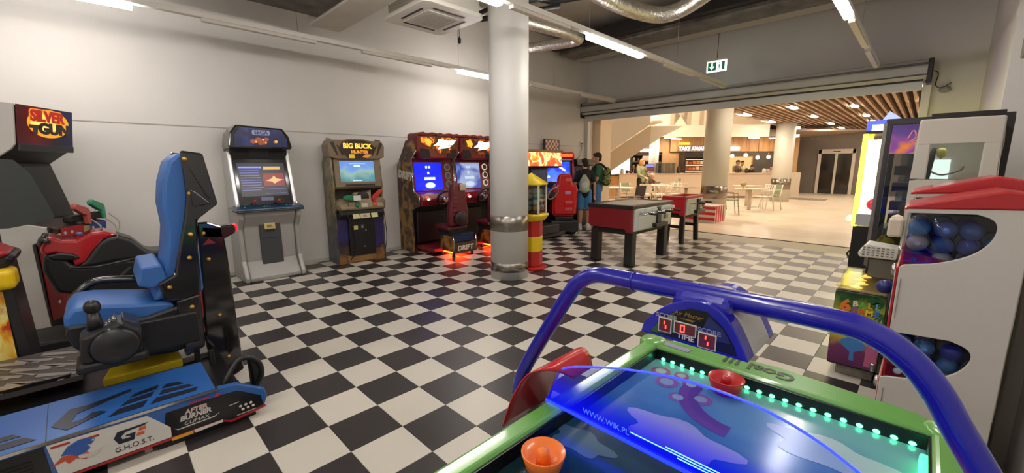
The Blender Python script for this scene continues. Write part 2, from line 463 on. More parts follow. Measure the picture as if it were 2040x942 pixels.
# foil ducts, dark duct, tray
FOIL = mat('cdc9c0', .3, .85, noise=.2, nscale=18, bump=1.0, bscale=34)
o = MB().tube(bez([(-3.45, 3.3, 3.9), (-3.3, 4.0, 3.72), (-3.13, 4.85, 3.55), (-2.97, 5.62, 3.52), (-2.72, 5.86, 3.53), (-2.3, 5.8, 3.62), (-1.7, 5.65, 3.85), (-.6, 5.4, 4.1)], 9), .105, 16).build('foil_duct', FOIL)
tag(o, 'fat silver foil duct bending under the ceiling right of column', 'duct')
o = MB().tube(bez([(-4.75, 3.0, 3.62), (-4.5, 4.2, 3.55), (-4.22, 5.5, 3.5), (-4.3, 5.85, 3.5), (-4.62, 5.82, 3.5), (-5.2, 5.62, 3.5)], 8), .085, 14).build('foil_duct', FOIL)
tag(o, 'thin silver foil duct elbowing back behind the white track light', 'duct')
t = thing('ventilation_duct', 'long dark wrapped duct running along the wall above rolled shutter', 'duct', (0, 0, 0))
MB().box(XL + .3, XR, 7.75, 8.35, 3.92, 4.16).build('wrapped_duct', mat('5c5852', .32, noise=.55, nscale=5, bump=1.0, bscale=12), t, .03)
MB().box(XL + .3, XR, 8.35, 8.75, 3.95, 4.0).build('duct_flange', mat('b5b0a6', .5), t, .006)
MB().box(XL + .25, XR, 7.55, 7.75, 4.0, 4.2).build('cable_tray', BLACKM, t, .01)
for x in (-5.2, -3.9, -2.4, -1.0): MB().cyl((x, 8.0, 4.1), (x, 8.0, ZC), .006, 6).build('hanger', STEEL, t)
t = thing('cable_tray', 'black hanging cable tray corner above track light right of column', 'cable tray', (0, 0, 0))
MB().tube([(-4.3, 3.6, 3.72), (-3.95, 4.75, 3.7), (-3.3, 5.0, 3.7), (-2.6, 4.9, 3.72)], .04, 4).build('tray', BLACKM, t)
for p in ((-4.15, 4.1), (-3.93, 4.76), (-3.3, 5.0)): MB().cyl((p[0], p[1], 3.72), (p[0], p[1], ZC), .005, 6).build('hanger', STEEL, t)
o = MB().lathe([(.05, 0), (.05, -.02), (.03, -.05), (0, -.055)], 14, (-3.45, 5.3, ZC)).build('smoke_detector', WHITE); tag(o, 'small white smoke detector on ceiling between two foil ducts', 'smoke detector')
# exit sign
t = thing('exit_sign', 'lit green and white emergency exit sign hanging before the shutter', 'sign', (-3.075, 8.62, 3.225))
MB().box(-.18, .18, -.015, .015, 0, .2).build('light_panel', emi('e9fff2', 2.2), t, .004)
MB().box(-.185, .185, -.03, .03, .2, .235).build('housing', WHITE, t, .004)
GRN = emi('1d7a4f', .55)
MB().box(-.155, -.005, -.018, -.015, .025, .175).build('green_field', GRN, t)
MB().prism([(-.095, .16), (-.065, .16), (-.065, .1), (-.035, .1), (-.08, .04), (-.125, .1), (-.095, .1)], -.0205, -.018, 'y').build('arrow', emi('ffffff', 2), t)
MB().box(.1, .15, -.018, -.015, .025, .175).build('door_mark', GRN, t)
b = MB(); b.lathe([(0, -.003), (.012, -.003), (.012, 0), (0, 0)], 10, (.055, -.015, .15), 'y'); b.prism([(.04, .13), (.065, .125), (.06, .085), (.08, .05), (.07, .03), (.05, .075), (.025, .045), (.018, .055), (.042, .09)], -.018, -.015, 'y'); b.build('running_figure', GRN, t)
MB().cyl((0, 0, .235), (0, 0, .695), .007, 8).build('rod', GREY, t)
# rolled shutter over the opening
t = thing('roller_shutter', 'rolled up grey metal shutter spanning the top of the wide opening', 'shutter', (0, 0, 0))
SH = mat('b9b7b2', .45, .1, noise=.05, nscale=3)
prof = [(9.39, 3.02), (9.12, 3.02), (9.07, 2.975), (9.05, 2.93), (9.05, 2.84), (9.075, 2.79), (9.13, 2.745), (9.39, 2.74)]
MB().prism(prof, -6.52, -.17, 'x').build('roll', SH, t)
for z0, z1, y in ((2.955, 2.97, 9.055), (2.80, 2.818, 9.05)): MB().box(-6.5, -.17, y, y + .03, z0, z1).build('groove', mat('55524d', .5), t)
MB().box(-6.5, -.17, 9.06, 9.11, 2.985, 3.03).build('top_lip', mat('9b9892', .4, .4), t, .006)
MB().box(-6.5, -.2, 9.2, 9.24, 2.6, 2.74).build('bottom_bar', mat('c6c4be', .4, .3), t, .006)
MB().box(-6.5, -.2, 9.12, 9.3, 2.735, 2.76).build('guide_gap', BLACKM, t)
for x, w_ in ((-6.53, .025), (-.17, .06)): MB().box(x, x + w_, 9.05, 9.39, 2.68, 3.04).build('end_bracket', BLACK, t, .01)
MB().box(-.2, -.1, 9.28, 9.4, 0, 2.72).build('side_rail', mat('d3d1cb', .4), t, .005)
MB().box(-6.53, -6.44, 9.28, 9.4, 0, 2.62).build('side_rail', mat('c9c5bd', .4), t, .005)
t = thing('alarm_box', 'small grey wall box with curled cable right of the shutter', 'alarm', (.05, 9.4, 2.6))
MB().ell((0, -.03, 0), (.07, .04, .05)).build('housing', mat('8a867f', .5), t)
MB().tube(bez([(-.17, -.05, .3), (-.1, -.04, .25), (-.11, -.04, .08), (-.04, -.05, .03), (.06, -.05, .09)], 6), .006, 6).build('cable', BLACKM, t)
t = thing('wall_socket', 'small white wall socket with grey cable high on left wall', 'socket', (XL, 9.1, 2.04))
MB().box(0, .03, -.04, .04, -.05, .05).build('plate', WHITE, t, .005)
MB().box(.03, .05, -.015, .015, -.015, .015).build('plug', BLACKM, t, .004)
MB().tube(bez([(.04, 0, -.02), (.03, -.05, -.3), (.03, -.35, -.5), (.03, -.6, -.55)], 6), .007, 6).build('cable', GREY, t)
# ------------------------------------------------------------------ food court beyond the opening
Q = R(45)      # the counter, its back wall and the stair stand square to this direction; local x along the counter, local y away from the arcade
def sq(o): o.rotation_euler = (0, 0, Q); return o
CREAM = mat('e6d9c6', .6, noise=.02, nscale=1)
FLOORB = art([(0, 'dccab0'), (.45, 'e6d6bd'), (.6, 'dac9ae'), (1, 'e4d5be')], .9, .3, axis=None)
DARKW = mat('7c7369', .6, noise=.08, nscale=2)
struct(MB().box(-24, 6, 9.36, 32, -.12, -.001).build('floor', FLOORB))
struct(MB().box(-6.5, -.2, 9.345, 9.385, -.01, .006).build('trim_4', mat('5e5850', .35, .8), bevel=.002))
struct(MB().box(-24, 6, 26.5, 26.7, 0, 6).build('wall_far', DARKW))
struct(MB().box(3.0, 3.2, 9.6, 26.5, 0, 6).build('wall_side', CREAM))
struct(MB().box(-24, -23.8, 9.6, 26.5, 0, 6).build('wall_outer', CREAM))
struct(MB().box(-24, -6.73, 9.2, 9.4, 0, 6).build('wall_near', CREAM))
struct(MB().box(-24, 6, 9.62, 27, 6, 6.1).build('ceiling', mat('d8cfc2', .8)))
struct(MB().box(-7.1, -6.36, 9.75, 10.3, 0, 6).build('pillar', mat('e8d3b6', .6)))
# slatted ceiling
SC = struct(MB().box(-4.6, 3, 9.65, 26.5, 3.42, 3.5).build('ceiling', mat('2b2320', .8)))
struct(MB().box(-4.72, -4.6, 9.65, 24.6, 3.08, 6).build('trim_5', mat('e9e0d2', .6)))
SLW = wood('9a8068', 'c4a88c', 2, 'Y')
proto = MB().box(-.03, .03, 9.65, 26.5, 3.1, 3.24).build('slat', SLW, SC)
x = -4.5; k = 0
while x < 3.0:
    o = proto if k == 0 else proto.copy()
    if k: C.objects.link(o)
    o.parent = SC; o.location = (x, 0, 0); x += .178; k += 1
SLM = emi('ffecd6', SLOT)
slot0 = None; n_ = 0
def slot(x, y, z, rz, where):
    global slot0, n_
    if slot0 is None:
        t = thing('slot_lamp', where, 'light', (x, y, z), rz, 'slot lamps of the food court'); slot0 = t
        MB().prism(arc(0, .22, .07, 0, 180, 8) + arc(0, -.22, .07, 180, 360, 8), -.02, .0, 'z').build('diffuser', SLM, t)
        MB().prism(arc(0, .22, .085, 0, 180, 8) + arc(0, -.22, .085, 180, 360, 8), .0, .1, 'z').build('housing', WHITE, t)
    else: dup(slot0, where, (x, y, z), rz)
for xi, x in enumerate((-4.38, -2.93, -1.65, -.2, 1.4)):  # fourth and fifth rows are unseen, added to brighten the food court
    for yi, y in enumerate((12.2, 15.3, 18.4, 21.0, 23.9)):
        nm = 'oblong lamp in slatted ceiling, %s row from white edge, %s from the shutter' % (('first', 'second', 'third', 'fourth', 'fifth')[xi], ('first', 'second', 'third', 'fourth', 'fifth')[yi])
        slot(x, y + (-.9 if xi == 1 and yi < 3 else 0), 3.09, 0, nm)
def SQ(s, d): return ((s - d) * .70711, (s + d) * .70711)
for i, (s, d) in enumerate(((7.3, 19.4), (7.9, 20.2), (12.5, 20.0), (11.3, 19.6), (9.7, 19.3), (6.0, 19.2))):
    x, y = SQ(s, d); slot(x, y, 2.72, R(-25), 'oblong lamp under low ceiling over bar, %s from the stair' % ('second', 'third', 'sixth', 'fifth', 'fourth', 'first')[i])
for i, (s, d) in enumerate(((4.6, 15.2), (8.6, 13.6), (6.6, 12.5))):
    area('fill_light', (*SQ(s, d), 5.4), 1.2, 1.2, 380, WARM)  # unseen area lamps without fixtures, added to brighten bulkhead and stair
# bulkhead with big letters, low ceiling, counter zone
o = sq(struct(MB().box(2.6, 10.4, 17, 17.25, 2.6, 6).build('wall_bulkhead', mat('e9dfd0', .6))))
for ch, s in (('M', 6.78), ('I', 7.62)):
    text(ch, 1.25, mat('bdb09e', .6), o, (s, 16.995, 3.46), ext=.004, sx=1.0, off=.02)
sq(struct(MB().box(2.6, 14.6, 17.25, 21.3, 2.82, 2.9).build('ceiling', mat('8d7b6a', .6))))
o = sq(struct(MB().box(2.6, 14.4, 21, 21.2, 0, 3).build('wall_counter', mat('c49a68', .6))))
WOODP = wood('b07f4e', 'c99a66', 2, 'Z')
for k in range(12):
    s = 7.9 + k * .49
    MB().box(s + .005, s + .485, 20.86, 20.92, 2.14, 2.82).build('panel', WOODP, o)
sq(struct(MB().box(9.75, 13.9, 20.9, 20.99, .9, 2.14).build('wall_slate', mat('4b463c', .7, noise=.15, nscale=3))))
# counter
t = thing('bar_counter', 'long cream bar counter with pale top across the food court', 'counter', (0, 0, 0), Q)
MB().box(4.85, 12.4, 18.75, 19.3, .06, 1.06).build('front_panel', mat('e3cfb6', .55), t, .01)
MB().box(4.8, 12.45, 18.7, 19.35, 1.06, 1.11).build('worktop', mat('c9b79f', .35), t, .008)
MB().box(4.9, 12.3, 18.8, 19.25, 0, .06).build('plinth', GREY, t)
MB().box(12.1, 12.9, 18.5, 18.74, 0, 1.13).build('end_panel', mat('d8c8b0', .5), t, .008)
t = thing('wood_counter', 'short wooden counter end beside the left end of cream bar', 'counter', (0, 0, 0), Q)
MB().box(3.9, 4.78, 18.6, 19.3, 0, 1.02).build('body', wood('b07a45', 'c08d57', 2, 'X'), t, .006)
MB().box(3.85, 4.8, 18.55, 19.35, 1.02, 1.07).build('top', mat('2c2623', .3), t, .005)
# stair with white balustrade
t = struct(bpy.data.objects.new('staircase', None)); C.objects.link(t); t.rotation_euler = (0, 0, Q)
t['label'] = 'white boxed staircase climbing to the right behind the boys'; t['category'] = 'staircase'
MB().prism([(2.6, 1.62), (2.93, 1.82), (4.26, 2.70), (4.28, 6), (2.6, 6)], 13.0, 13.12, 'y').build('balustrade', mat('e4dace', .55), t)
MB().prism([(2.6, 1.0), (2.93, 1.18), (4.28, 2.1), (4.28, 2.68), (2.93, 1.78), (2.6, 1.58)], 12.97, 14.4, 'y').build('stringer', mat('cdb99d', .6), t)
MB().prism([(4.282, 2.1), (4.63, 2.33), (5.3, 2.66), (4.282, 2.66)], 13.02, 14.4, 'y').build('soffit', mat('e3d6c2', .6), t)
for k in range(6): MB().box(2.9 + k * .3, 3.2 + k * .3, 13.2, 14.3, 1.78 + k * .2, 1.84 + k * .2).build('tread', CREAM, t)
MB().slab([(2.85, 12.95, 2.86), (3.45, 12.95, 3.24), (3.45, 12.95, 3.28), (2.85, 12.95, 2.90)], .03).build('light_strip', emi('eef4ff', 8), t)
MB().slab([(2.85, 12.95, 2.96), (3.45, 12.95, 3.34), (3.45, 12.95, 3.36), (2.85, 12.95, 2.98)], .03).build('light_strip', emi('eef4ff', 8), t)
# take away sign and others
t = thing('illuminated_sign', 'lit white letters TAKE AWAY under orange strip on wood wall', 'sign', (8.95 * .70711 - 20.8 * .70711, (8.95 + 20.8) * .70711, 2.27), Q)
MB().box(-.68, .68, -.02, .03, -.13, .14).build('backing', mat('8a6a48', .5), t)
text('TAKE AWAY', .27, emi('f6f4ff', 5), t, (0, -.03, 0), ext=.008, off=.004, sx=.86)
MB().box(-.66, -.12, -.03, .03, .2, .3).build('orange_strip', emi('ffb020', 3), t)
t = thing('illuminated_sign', 'lit white strip sign right of the food court column', 'sign', (*SQ(10.9, 20.78), 2.27), Q)
MB().box(-.4, .4, -.03, .03, -.08, .09).build('light_box', emi('f3f4ff', 5), t, .01)
# fridge display
t = thing('chilled_display', 'black open chilled display with glowing food shelves under TAKE AWAY', 'fridge', (*SQ(9.05, 20.4), 0), Q)
b = MB(); b.box(-.72, -.66, -.3, .4, 0, 2.05); b.box(.66, .72, -.3, .4, 0, 2.05); b.box(-.66, .66, .34, .4, 0, 2.05); b.box(-.66, .66, -.3, .34, 0, .9); b.box(-.66, .66, -.3, .34, 1.82, 2.05); b.build('cabinet', BLACK, t, .005)
random.seed(3)
for k, z in enumerate((.95, 1.22, 1.5)):
    MB().box(-.64, .64, -.28, .3, z, z + .02).build('shelf', STEEL, t)
    MB().box(-.64, .64, -.29, -.28, z + .22, z + .24).build('shelf_light', emi('ff9b54', 5), t)
FOOD = [mat(c, .5) for c in ('e0813a', 'c8472a', 'e8c07a', 'b8a58a', 'f0e2c8', 'e59a3a')]
FOODN = ('orange', 'red', 'yellow', 'brown', 'cream', 'amber'); ORD = ('first', 'second', 'third', 'fourth', 'fifth', 'sixth', 'seventh')
for k, z in enumerate((.97, 1.24, 1.52)):
    for j in range(7):
        x = -.55 + j * .18; h = random.uniform(.1, .17)
        o = MB().box(-.075, .075, -.08, .08, 0, h).build('food_pack', FOOD[(j * 5 + k) % 6], None, .01)
        wx, wy = SQ(9.05 + x, 20.3); tag(o, '%s food pack, %s from left on %s shelf of the chilled display' % (FOODN[(j * 5 + k) % 6], ORD[j], ('lower', 'middle', 'top')[k]), 'food', 'food packs on the %s shelf of the chilled display' % ('lower', 'middle', 'top')[k], (wx, wy, z), Q)
# back shelving with jars
t = thing('back_shelving', 'dark shelving unit with bottles and boxes left of small column', 'shelving', (*SQ(6.75, 20.6), 0), Q)
b = MB(); b.box(-.95, .6, .3, .34, .0, 2.1); b.box(-.95, -.91, -.2, .3, 0, 2.1); b.box(.56, .6, -.2, .3, 0, 2.1); b.build('carcass', mat('2e2620', .6), t)
for z in (1.0, 1.3, 1.62, 1.95): MB().box(-.91, .56, -.2, .3, z, z + .03).build('shelf', mat('6b4c30', .5), t)
JARN = ('ivory', 'brown', 'green', 'tan', 'dark', 'white')
JARS = [mat(c, .4) for c in ('e8e0d0', 'b07040', '8a9a6a', 'd9b48a', '704030', 'f2efe6')]
for k, z in enumerate((1.03, 1.33, 1.65)):
    for j in range(6):
        wx, wy = SQ(6.0 + j * .22, 20.5); h = random.uniform(.12, .22)
        o = MB().lathe([(.05, 0), (.055, h * .7), (.03, h * .85), (.03, h), (0, h)], 10).build('jar', JARS[(j * 2 + k) % 6]); tag(o, '%s jar, %s from left on %s board of dark back shelving' % (JARN[(j * 2 + k) % 6], ORD[j], ('lower', 'middle', 'upper')[k]), 'jar', 'jars on the %s board of the dark shelving' % ('lower', 'middle', 'upper')[k], (wx, wy, z))
o = tag(MB().box(-.17, .17, -.015, .015, 0, .22).build('picture', mat('d9b79a', .6)), 'small pale framed picture on the dark shelving wall', 'picture', None, (*SQ(6.55, 20.35), 1.7), Q)
o = tag(MB().lathe([(0, 0), (.26, 0), (.27, .06), (.24, .11), (0, .11)], 20).build('pendant_lamp', emi('fff6f0', 7)), 'round white glowing drum lamp under the stair edge', 'lamp', None, (*SQ(6.35, 19.9), 2.12))
MB().cyl((0, 0, .1), (0, 0, .7), .008, 6).build('cord', BLACKM, o)
# lit pastry window at the left
t = thing('pastry_case', 'bright white lit glass case at the left end of bar', 'display case', (*SQ(5.42, 20.2), 0), Q)
MB().box(-.75, .35, -.2, .3, 0, 1.05).build('base', mat('b9a68e', .5), t)
MB().box(-.75, .35, .2, .3, 1.05, 1.85).build('light_panel', emi('fff8ec', 4.5), t)
MB().box(-.75, .35, -.2, .3, 1.85, 1.9).build('lid', WHITE, t)
MB().box(-.75, .35, -.21, -.2, 1.05, 1.85).build('glass_front', glass(refl=.06), t)
# small column behind counter
struct(MB().lathe([(.22, 0), (.22, 2.9)], 24, (*SQ(6.72, 19.75), 0)).build('column', mat('d8d2c6', .5)))
# glass case and monitor on the counter
t = thing('glass_case', 'steel framed glass case standing on bar before the small column', 'display case', (*SQ(7.03, 19.0), 1.11), Q)
b = MB()
for x in (-.4, -.1, .2, .4):
    b.box(x - .012, x + .012, -.15, -.13, 0, .45); b.box(x - .012, x + .012, .13, .15, 0, .45)
b.box(-.42, .42, -.16, .16, .45, .48); b.build('frame', STEEL, t)
MB().box(-.38, .38, -.14, .14, .0, .45).build('pane', glass('c0c8c8', .08), t)
t = thing('till_monitor', 'small till screen with blue display on the bar left of glass case', 'monitor', (*SQ(6.3, 19.0), 1.11), Q)
MB().box(-.2, .2, -.02, .02, .1, .42).build('housing', BLACK, t, .01); MB().box(-.18, .18, -.025, -.02, .28, .4).build('display', emi('8088d8', 1.4), t); MB().box(-.18, .18, -.025, -.02, .12, .26).build('lower_display', emi('8a3a3a', .8), t); MB().box(-.05, .05, -.05, .05, 0, .1).build('stand', STEEL, t)
for j, (s, c, nm, h) in enumerate(((5.05, 'e8e4dc', 'white coffee grinder', .22), (5.28, '8a4a40', 'red brown tin', .16), (5.45, '5a3a34', 'dark coffee tin', .16), (5.66, '2a2422', 'black coffee maker', .26), (5.88, 'd8c4b0', 'pale box', .13), (7.62, '3a3634', 'dark mixer', .3), (10.75, '2a2422', 'black coffee machine', .22), (11.72, 'e8dccb', 'paper cup', .18), (11.55, 'f0e4d4', 'white lamp shade', .2))):
    o = MB().lathe([(.07, 0), (.085, h * .25), (.08, h * .7), (.05, h * .92), (.05, h), (0, h)], 12).build(nm.split()[-1] if nm.split()[-1] not in ('box',) else 'canister', mat(c, .4))
    tag(o, nm + ' standing on the bar counter', nm.split()[-1], None, (*SQ(s, 19.0), 1.11))
# pendants on slate wall
for k, (s, z) in enumerate(((10.56, 1.9), (11.2, 1.93), (11.78, 1.82), (12.3, 1.84))):
    t = thing('pendant_lamp', 'glowing globe pendant over the bar, %s from the column' % ('first', 'second', 'third', 'fourth')[k], 'lamp', (*SQ(s, 20.0), z), 0, 'globe pendants over the bar')
    MB().ell((0, 0, 0), .085, 12, 8).build('globe', emi('ffe2b0', 9), t)
    MB().lathe([(.02, .07), (.06, .09), (.03, .15), (.01, .2)], 12).build('cap', mat('8a5a3a', .4, .6), t)
    MB().cyl((0, 0, .18), (0, 0, 2.82 - z), .005, 6).build('cord', BLACKM, t)
t = thing('serving_hatch', 'warm lit serving hatch in dark slate wall beside food court column', 'hatch', (*SQ(11.3, 20.88), 0), Q)
MB().box(-.7, .7, -.02, .02, 1.0, 1.85).build('lit_opening', emi('e8bf78', 1.1), t)
b = MB(); b.box(-.75, -.7, -.05, .03, 1.0, 1.9); b.box(.7, .75, -.05, .03, 1.0, 1.9); b.box(-.75, .75, -.05, .03, 1.85, 1.9); b.build('frame', wood('9a7040', 'b08850', 2), t)
# food court columns
def fcol(x, y, r, top, band):
    c_ = struct(MB().lathe([(r, 0), (r, top)], 40, (x, y, 0)).build('column', mat('dcd8ca', .5)))
    MB().lathe([(r, band[0]), (r + .006, band[0] + .003), (r + .006, band[1] - .003), (r, band[1])], 40, (x, y, 0)).build('steel_band', mat('8f857a', .25, 1.0), c_)
    return c_
fcol(-4.12, 12.05, .33, 6, (.56, .9))
fcol(-4.18, 19.75, .34, 3.42, (.48, .92))
t = thing('striped_plinth', 'red and white striped box standing against the food court column', 'plinth', (0, 0, 0))
MB().box(-4.5, -3.68, 11.0, 11.68, 0, .44).build('body', mat('e9d6cb', .5), t, .004)
RS = mat('c92a2e', .45)
for k in range(3): MB().box(-4.5, -3.68, 10.992, 11.0, .06 + k * .14, .13 + k * .14).build('red_stripe', RS, t)
for k in range(4): MB().box(-3.68, -3.672, 11.04 + k * .165, 11.12 + k * .165, 0.01, .43).build('red_stripe', RS, t)
# dark wall with glazed lift doors
t = thing('lift_door', 'glazed double sliding door in white frame on the dark far wall', 'door', (-3.3, 26.5, 0))
FRW = mat('d5cbbb', .45)
b = MB(); b.box(-.75, -.62, -.1, 0, 0, 2.24); b.box(.62, .75, -.1, 0, 0, 2.24); b.box(-.75, .75, -.1, 0, 2.02, 2.24); b.box(-.05, .05, -.08, 0, 0, 2.02); b.build('frame', FRW, t, .005)
for s in (-1, 1): MB().box(s * .34 - .29, s * .34 + .29, -.05, -.03, .02, 2.02).build('glass_door', mat('24211f', .08, 0, spec=.6), t)
MB().box(-.15, .15, -.12, -.1, 2.1, 2.14).build('sensor', BLACKM, t, .01)
t = thing('wall_lettering', 'faint grey letters high on dark far wall left of glazed door', 'sign', (-4.5, 26.49, 2.78))
text('VIOLA', .26, mat('8d867e', .5), t, (0, 0, 0), ext=.006, sx=1.25)
o = tag(MB().box(-.28, .28, -.03, 0, -.3, .3).build('notice_board', mat('d3c8b6', .5), None, .03), 'pale rounded notice panel on dark wall right of glazed door', 'notice board', None, (-2.1, 26.5, 1.52))
o = tag(MB().box(-.06, .06, -.03, 0, -.1, .1).build('call_button', mat('d8d2c8', .5)), 'small white call plate under the pale notice panel', 'button', None, (-2.12, 26.5, .98))
MB().box(-.025, .025, -.036, -.03, -.02, .05).build('button_light', emi('e6f0ff', 2), o)
o = tag(MB().tube([( .13 * math.cos(R(a)), 0, .13 * math.sin(R(a))) for a in range(0, 360, 20)], .012, 6, True).build('round_mark', mat('7d776e', .5)), 'faint round mark on dark wall above the notice panel', 'sign', None, (-2.0, 26.48, 2.0))
o = tag(MB().box(-.9, .9, -.5, .5, 0, .012).build('door_mat', mat('8c8175', .8)), 'grey door mat on the floor right of the far column', 'mat', None, (-3.75, 21.6, 0), 0)
for k, z in enumerate((2.9, 2.6)):
    o = tag(MB().box(-.06, .06, -.05, .05, -.05, .05).build('spotlight', emi('fff2dc', 6)), '%s small lit spotlight on the side of far column' % ('upper', 'lower')[k], 'light', None, (-3.78, 19.75, z))
# cafe furniture
SAGE = mat('7f8a6c', .55); IVORY = mat('e9dfcf', .45); PEDW = mat('e0d3c0', .45)
def cafe_table(s, d, h, r, label, top='d9cbb6'):
    x, y = SQ(s, d)
    t = thing('cafe_table', label, 'table', (x, y, 0), Q, 'pedestal cafe tables in the food court')
    MB().lathe([(0, h - .025), (r, h - .025), (r + .008, h - .012), (r, h), (0, h)], 28).build('tabletop', mat(top, .3), t)
    MB().lathe([(.055, .03), (.05, h * .5), (.055, h - .025)], 16).build('pedestal', PEDW, t)
    MB().lathe([(0, 0), (r * .75, 0), (r * .75, .012), (.1, .03), (0, .03)], 24).build('base', PEDW, t)
    return t
cafe_table(7.62, 13.15, .73, .46, 'nearer pale round cafe table on a white pedestal right of column', 'd5c2a6')
cafe_table(8.35, 14.6, .75, .46, 'further pale round cafe table behind the nearer one right of column', 'd5c2a6')
cafe_table(3.65, 14.3, .72, .55, 'white round cafe table just right of the boy in green', 'efe6da')
cafe_table(5.45, 15.6, .74, .55, 'pale round cafe table in front of the standing woman', 'e6d8c4')
cafe_table(6.85, 17.0, .74, .36, 'small round cafe table with a vase beside the bar', 'bfae97')
cafe_table(6.05, 14.3, .73, .45, 'dark edged cafe table left of the big food court column', '8a7c6c')
def cafe_chair(s, d, rz, label, frame, back, slats=True):
    x, y = SQ(s, d)
    t = thing('cafe_chair', label, 'chair', (x, y, 0), Q + rz, 'cafe chairs in the food court')
    MB().box(-.21, .21, -.21, .21, .43, .455).build('seat', back if not slats else frame, t, .01)
    for sx in (-1, 1):
        MB().tube([(sx * .22, -.24, 0), (sx * .2, -.18, .44)], .013, 6).build('leg', frame, t)
        MB().tube([(sx * .23, .26, 0), (sx * .2, .2, .44), (sx * .2, .26, .82)], .013, 6).build('leg', frame, t)
        MB().tube([(sx * .22, -.18, .44), (sx * .25, -.16, .64), (sx * .25, .2, .66)], .011, 6).build('armrest', frame, t)
    if slats:
        for k in range(5): MB().tube([(-.16 + k * .08, .205, .46), (-.16 + k * .08, .26, .8)], .009, 5).build('back_bar', frame, t)
        MB().tube([(-.2, .262, .82), (.2, .262, .82)], .014, 6).build('top_rail', frame, t)
    else:
        MB().slab([(-.19, .205, .5), (.19, .205, .5), (.19, .26, .82), (-.19, .26, .82)], .02).build('backrest', back, t)
    return t
cafe_chair(8.2, 13.45, R(-80), 'white slatted cafe chair at right of the nearer pedestal table', IVORY, IVORY)
cafe_chair(8.65, 13.75, R(-95), 'sage green cafe chair behind the white slatted one at right', IVORY, SAGE, False)
cafe_chair(6.55, 12.35, R(75), 'sage green backed cafe chair close beside the food court column', mat('7b7466', .5), SAGE, False)
cafe_chair(7.0, 14.0, R(85), 'grey cafe chair between the column and nearer pedestal table', mat('9a9080', .5), mat('b3a792', .5), False)
cafe_chair(3.1, 14.9, R(10), 'ivory cafe chair behind the white table by the boys', IVORY, mat('d9c7a8', .5), False)
cafe_chair(4.35, 15.3, R(20), 'pale green cafe chair left of the standing woman', IVORY, SAGE, False)
cafe_chair(3.3, 13.5, R(170), 'ivory slatted cafe chair in front of the white table', IVORY, IVORY)
cafe_chair(4.1, 13.6, R(200), 'dark seated cafe chair right of the white table', IVORY, mat('3a3238', .5), False)
cafe_chair(4.75, 14.9, R(180), 'white cafe chair in front of the standing woman', IVORY, mat('efe6d8', .5), False)
cafe_chair(5.3, 14.8, R(170), 'second ivory slatted cafe chair in front of woman table', IVORY, IVORY)
cafe_chair(5.9, 15.1, R(190), 'third ivory slatted cafe chair near the pushchair', IVORY, IVORY)
cafe_chair(6.2, 16.2, R(-90), 'sage cafe chair at the right of the woman table', IVORY, mat('b5b39c', .5), False)
t = thing('flower_vase', 'small vase with dry flower ball on the nearer pedestal table', 'vase', (*SQ(7.35, 13.1), .73))
MB().lathe([(.03, 0), (.04, .05), (.02, .09)], 12).build('vase', mat('c8bda6', .4), t); MB().ell((0, 0, .15), (.1, .1, .08), 12, 8).build('flower_ball', mat('b3a67c', .8, bump=1, bscale=50), t)
t = thing('flower_vase', 'small vase with sprig on the small table by bar', 'vase', (*SQ(6.9, 17.0), .74))
MB().lathe([(.03, 0), (.045, .06), (.02, .1)], 12).build('vase', mat('c8bda6', .4), t); MB().ell((0, 0, .15), (.06, .06, .08), 10, 8).build('sprig', mat('8f8a6c', .8), t)
# ------------------------------------------------------------------ arcade machines along the left wall (local x to the viewer's right, local -y to the viewer)
class PL:
    """a tilted face: a right, b up along the face, o out of it"""
    def __init__(s, x, y, z, tilt): s.p = (x, y, z); s.t = R(tilt)
    def __call__(s, a, b, o=0.0):
        c, n = math.cos(s.t), math.sin(s.t)
        return (s.p[0] + a, s.p[1] + b * n - o * c, s.p[2] + b * c + o * n)
    def poly(s, mb, pts, o0, o1):
        n = len(pts)
        mb.add([s(a, b, o0) for a, b in pts] + [s(a, b, o1) for a, b in pts], [list(range(n)), list(range(2 * n - 1, n - 1, -1))] + [(i, (i + 1) % n, n + (i + 1) % n, n + i) for i in range(n)])
        return mb
    def rect(s, mb, a0, a1, b0, b1, o0, o1): return s.poly(mb, [(a0, b0), (a1, b0), (a1, b1), (a0, b1)], o0, o1)
    def text(s, str_, size, m, par, a, b, o, **k): return text(str_, size, m, par, s(a, b, o), (PI / 2 - s.t, 0, 0), **k)
    def disc(s, mb, a, b, r, o0, o1, n=16, ry=None): return s.poly(mb, [(a + r * math.cos(2 * PI * i / n), b + (ry or r) * math.sin(2 * PI * i / n)) for i in range(n)], o0, o1)
L90 = R(90)
# ---- silver upright
t = thing('arcade_cabinet', 'silver upright arcade cabinet with SEGA marquee and blue control deck', 'arcade machine', (-6.0, 1.53, 0), L90)
SIL = mat('a09e9a', .38, .2, noise=.03, nscale=4); SILE = mat('cfcfcd', .25, .6)
MB().prism([(.5, 0), (-.06, 0), (-.06, .05), (.07, .25), (.07, .70), (-.05, .84), (-.06, .92), (.5, .92)], -.305, .305).build('pedestal', SIL, t, .02)
for s in (-1, 1):
    MB().prism([(.5, 0), (-.075, 0), (-.07, .06), (.035, .27), (.045, .68), (-.07, .82), (-.08, .93), (.5, .93)], s * .305 if s > 0 else -.365, .365 if s > 0 else -.305).build('pedestal_wing', SIL, t, .018)
    MB().prism([(.5, .93), (.0, .95), (.03, 1.0), (.2, 1.66), (.5, 1.66)], s * .335 - .025, s * .335 + .025).build('side_panel', SILE, t, .015)
MB().prism([(.48, .95), (.05, .98), (.21, 1.58), (.48, 1.66)], -.31, .31).build('monitor_bezel', BLACKG, t, .005)
p = PL(0, .063, 1.03, 15)
scn = p.rect(MB(), -.27, .27, .06, .5, .0, .006).build('screen', emi('0a0c24', .55), t)
b = MB()
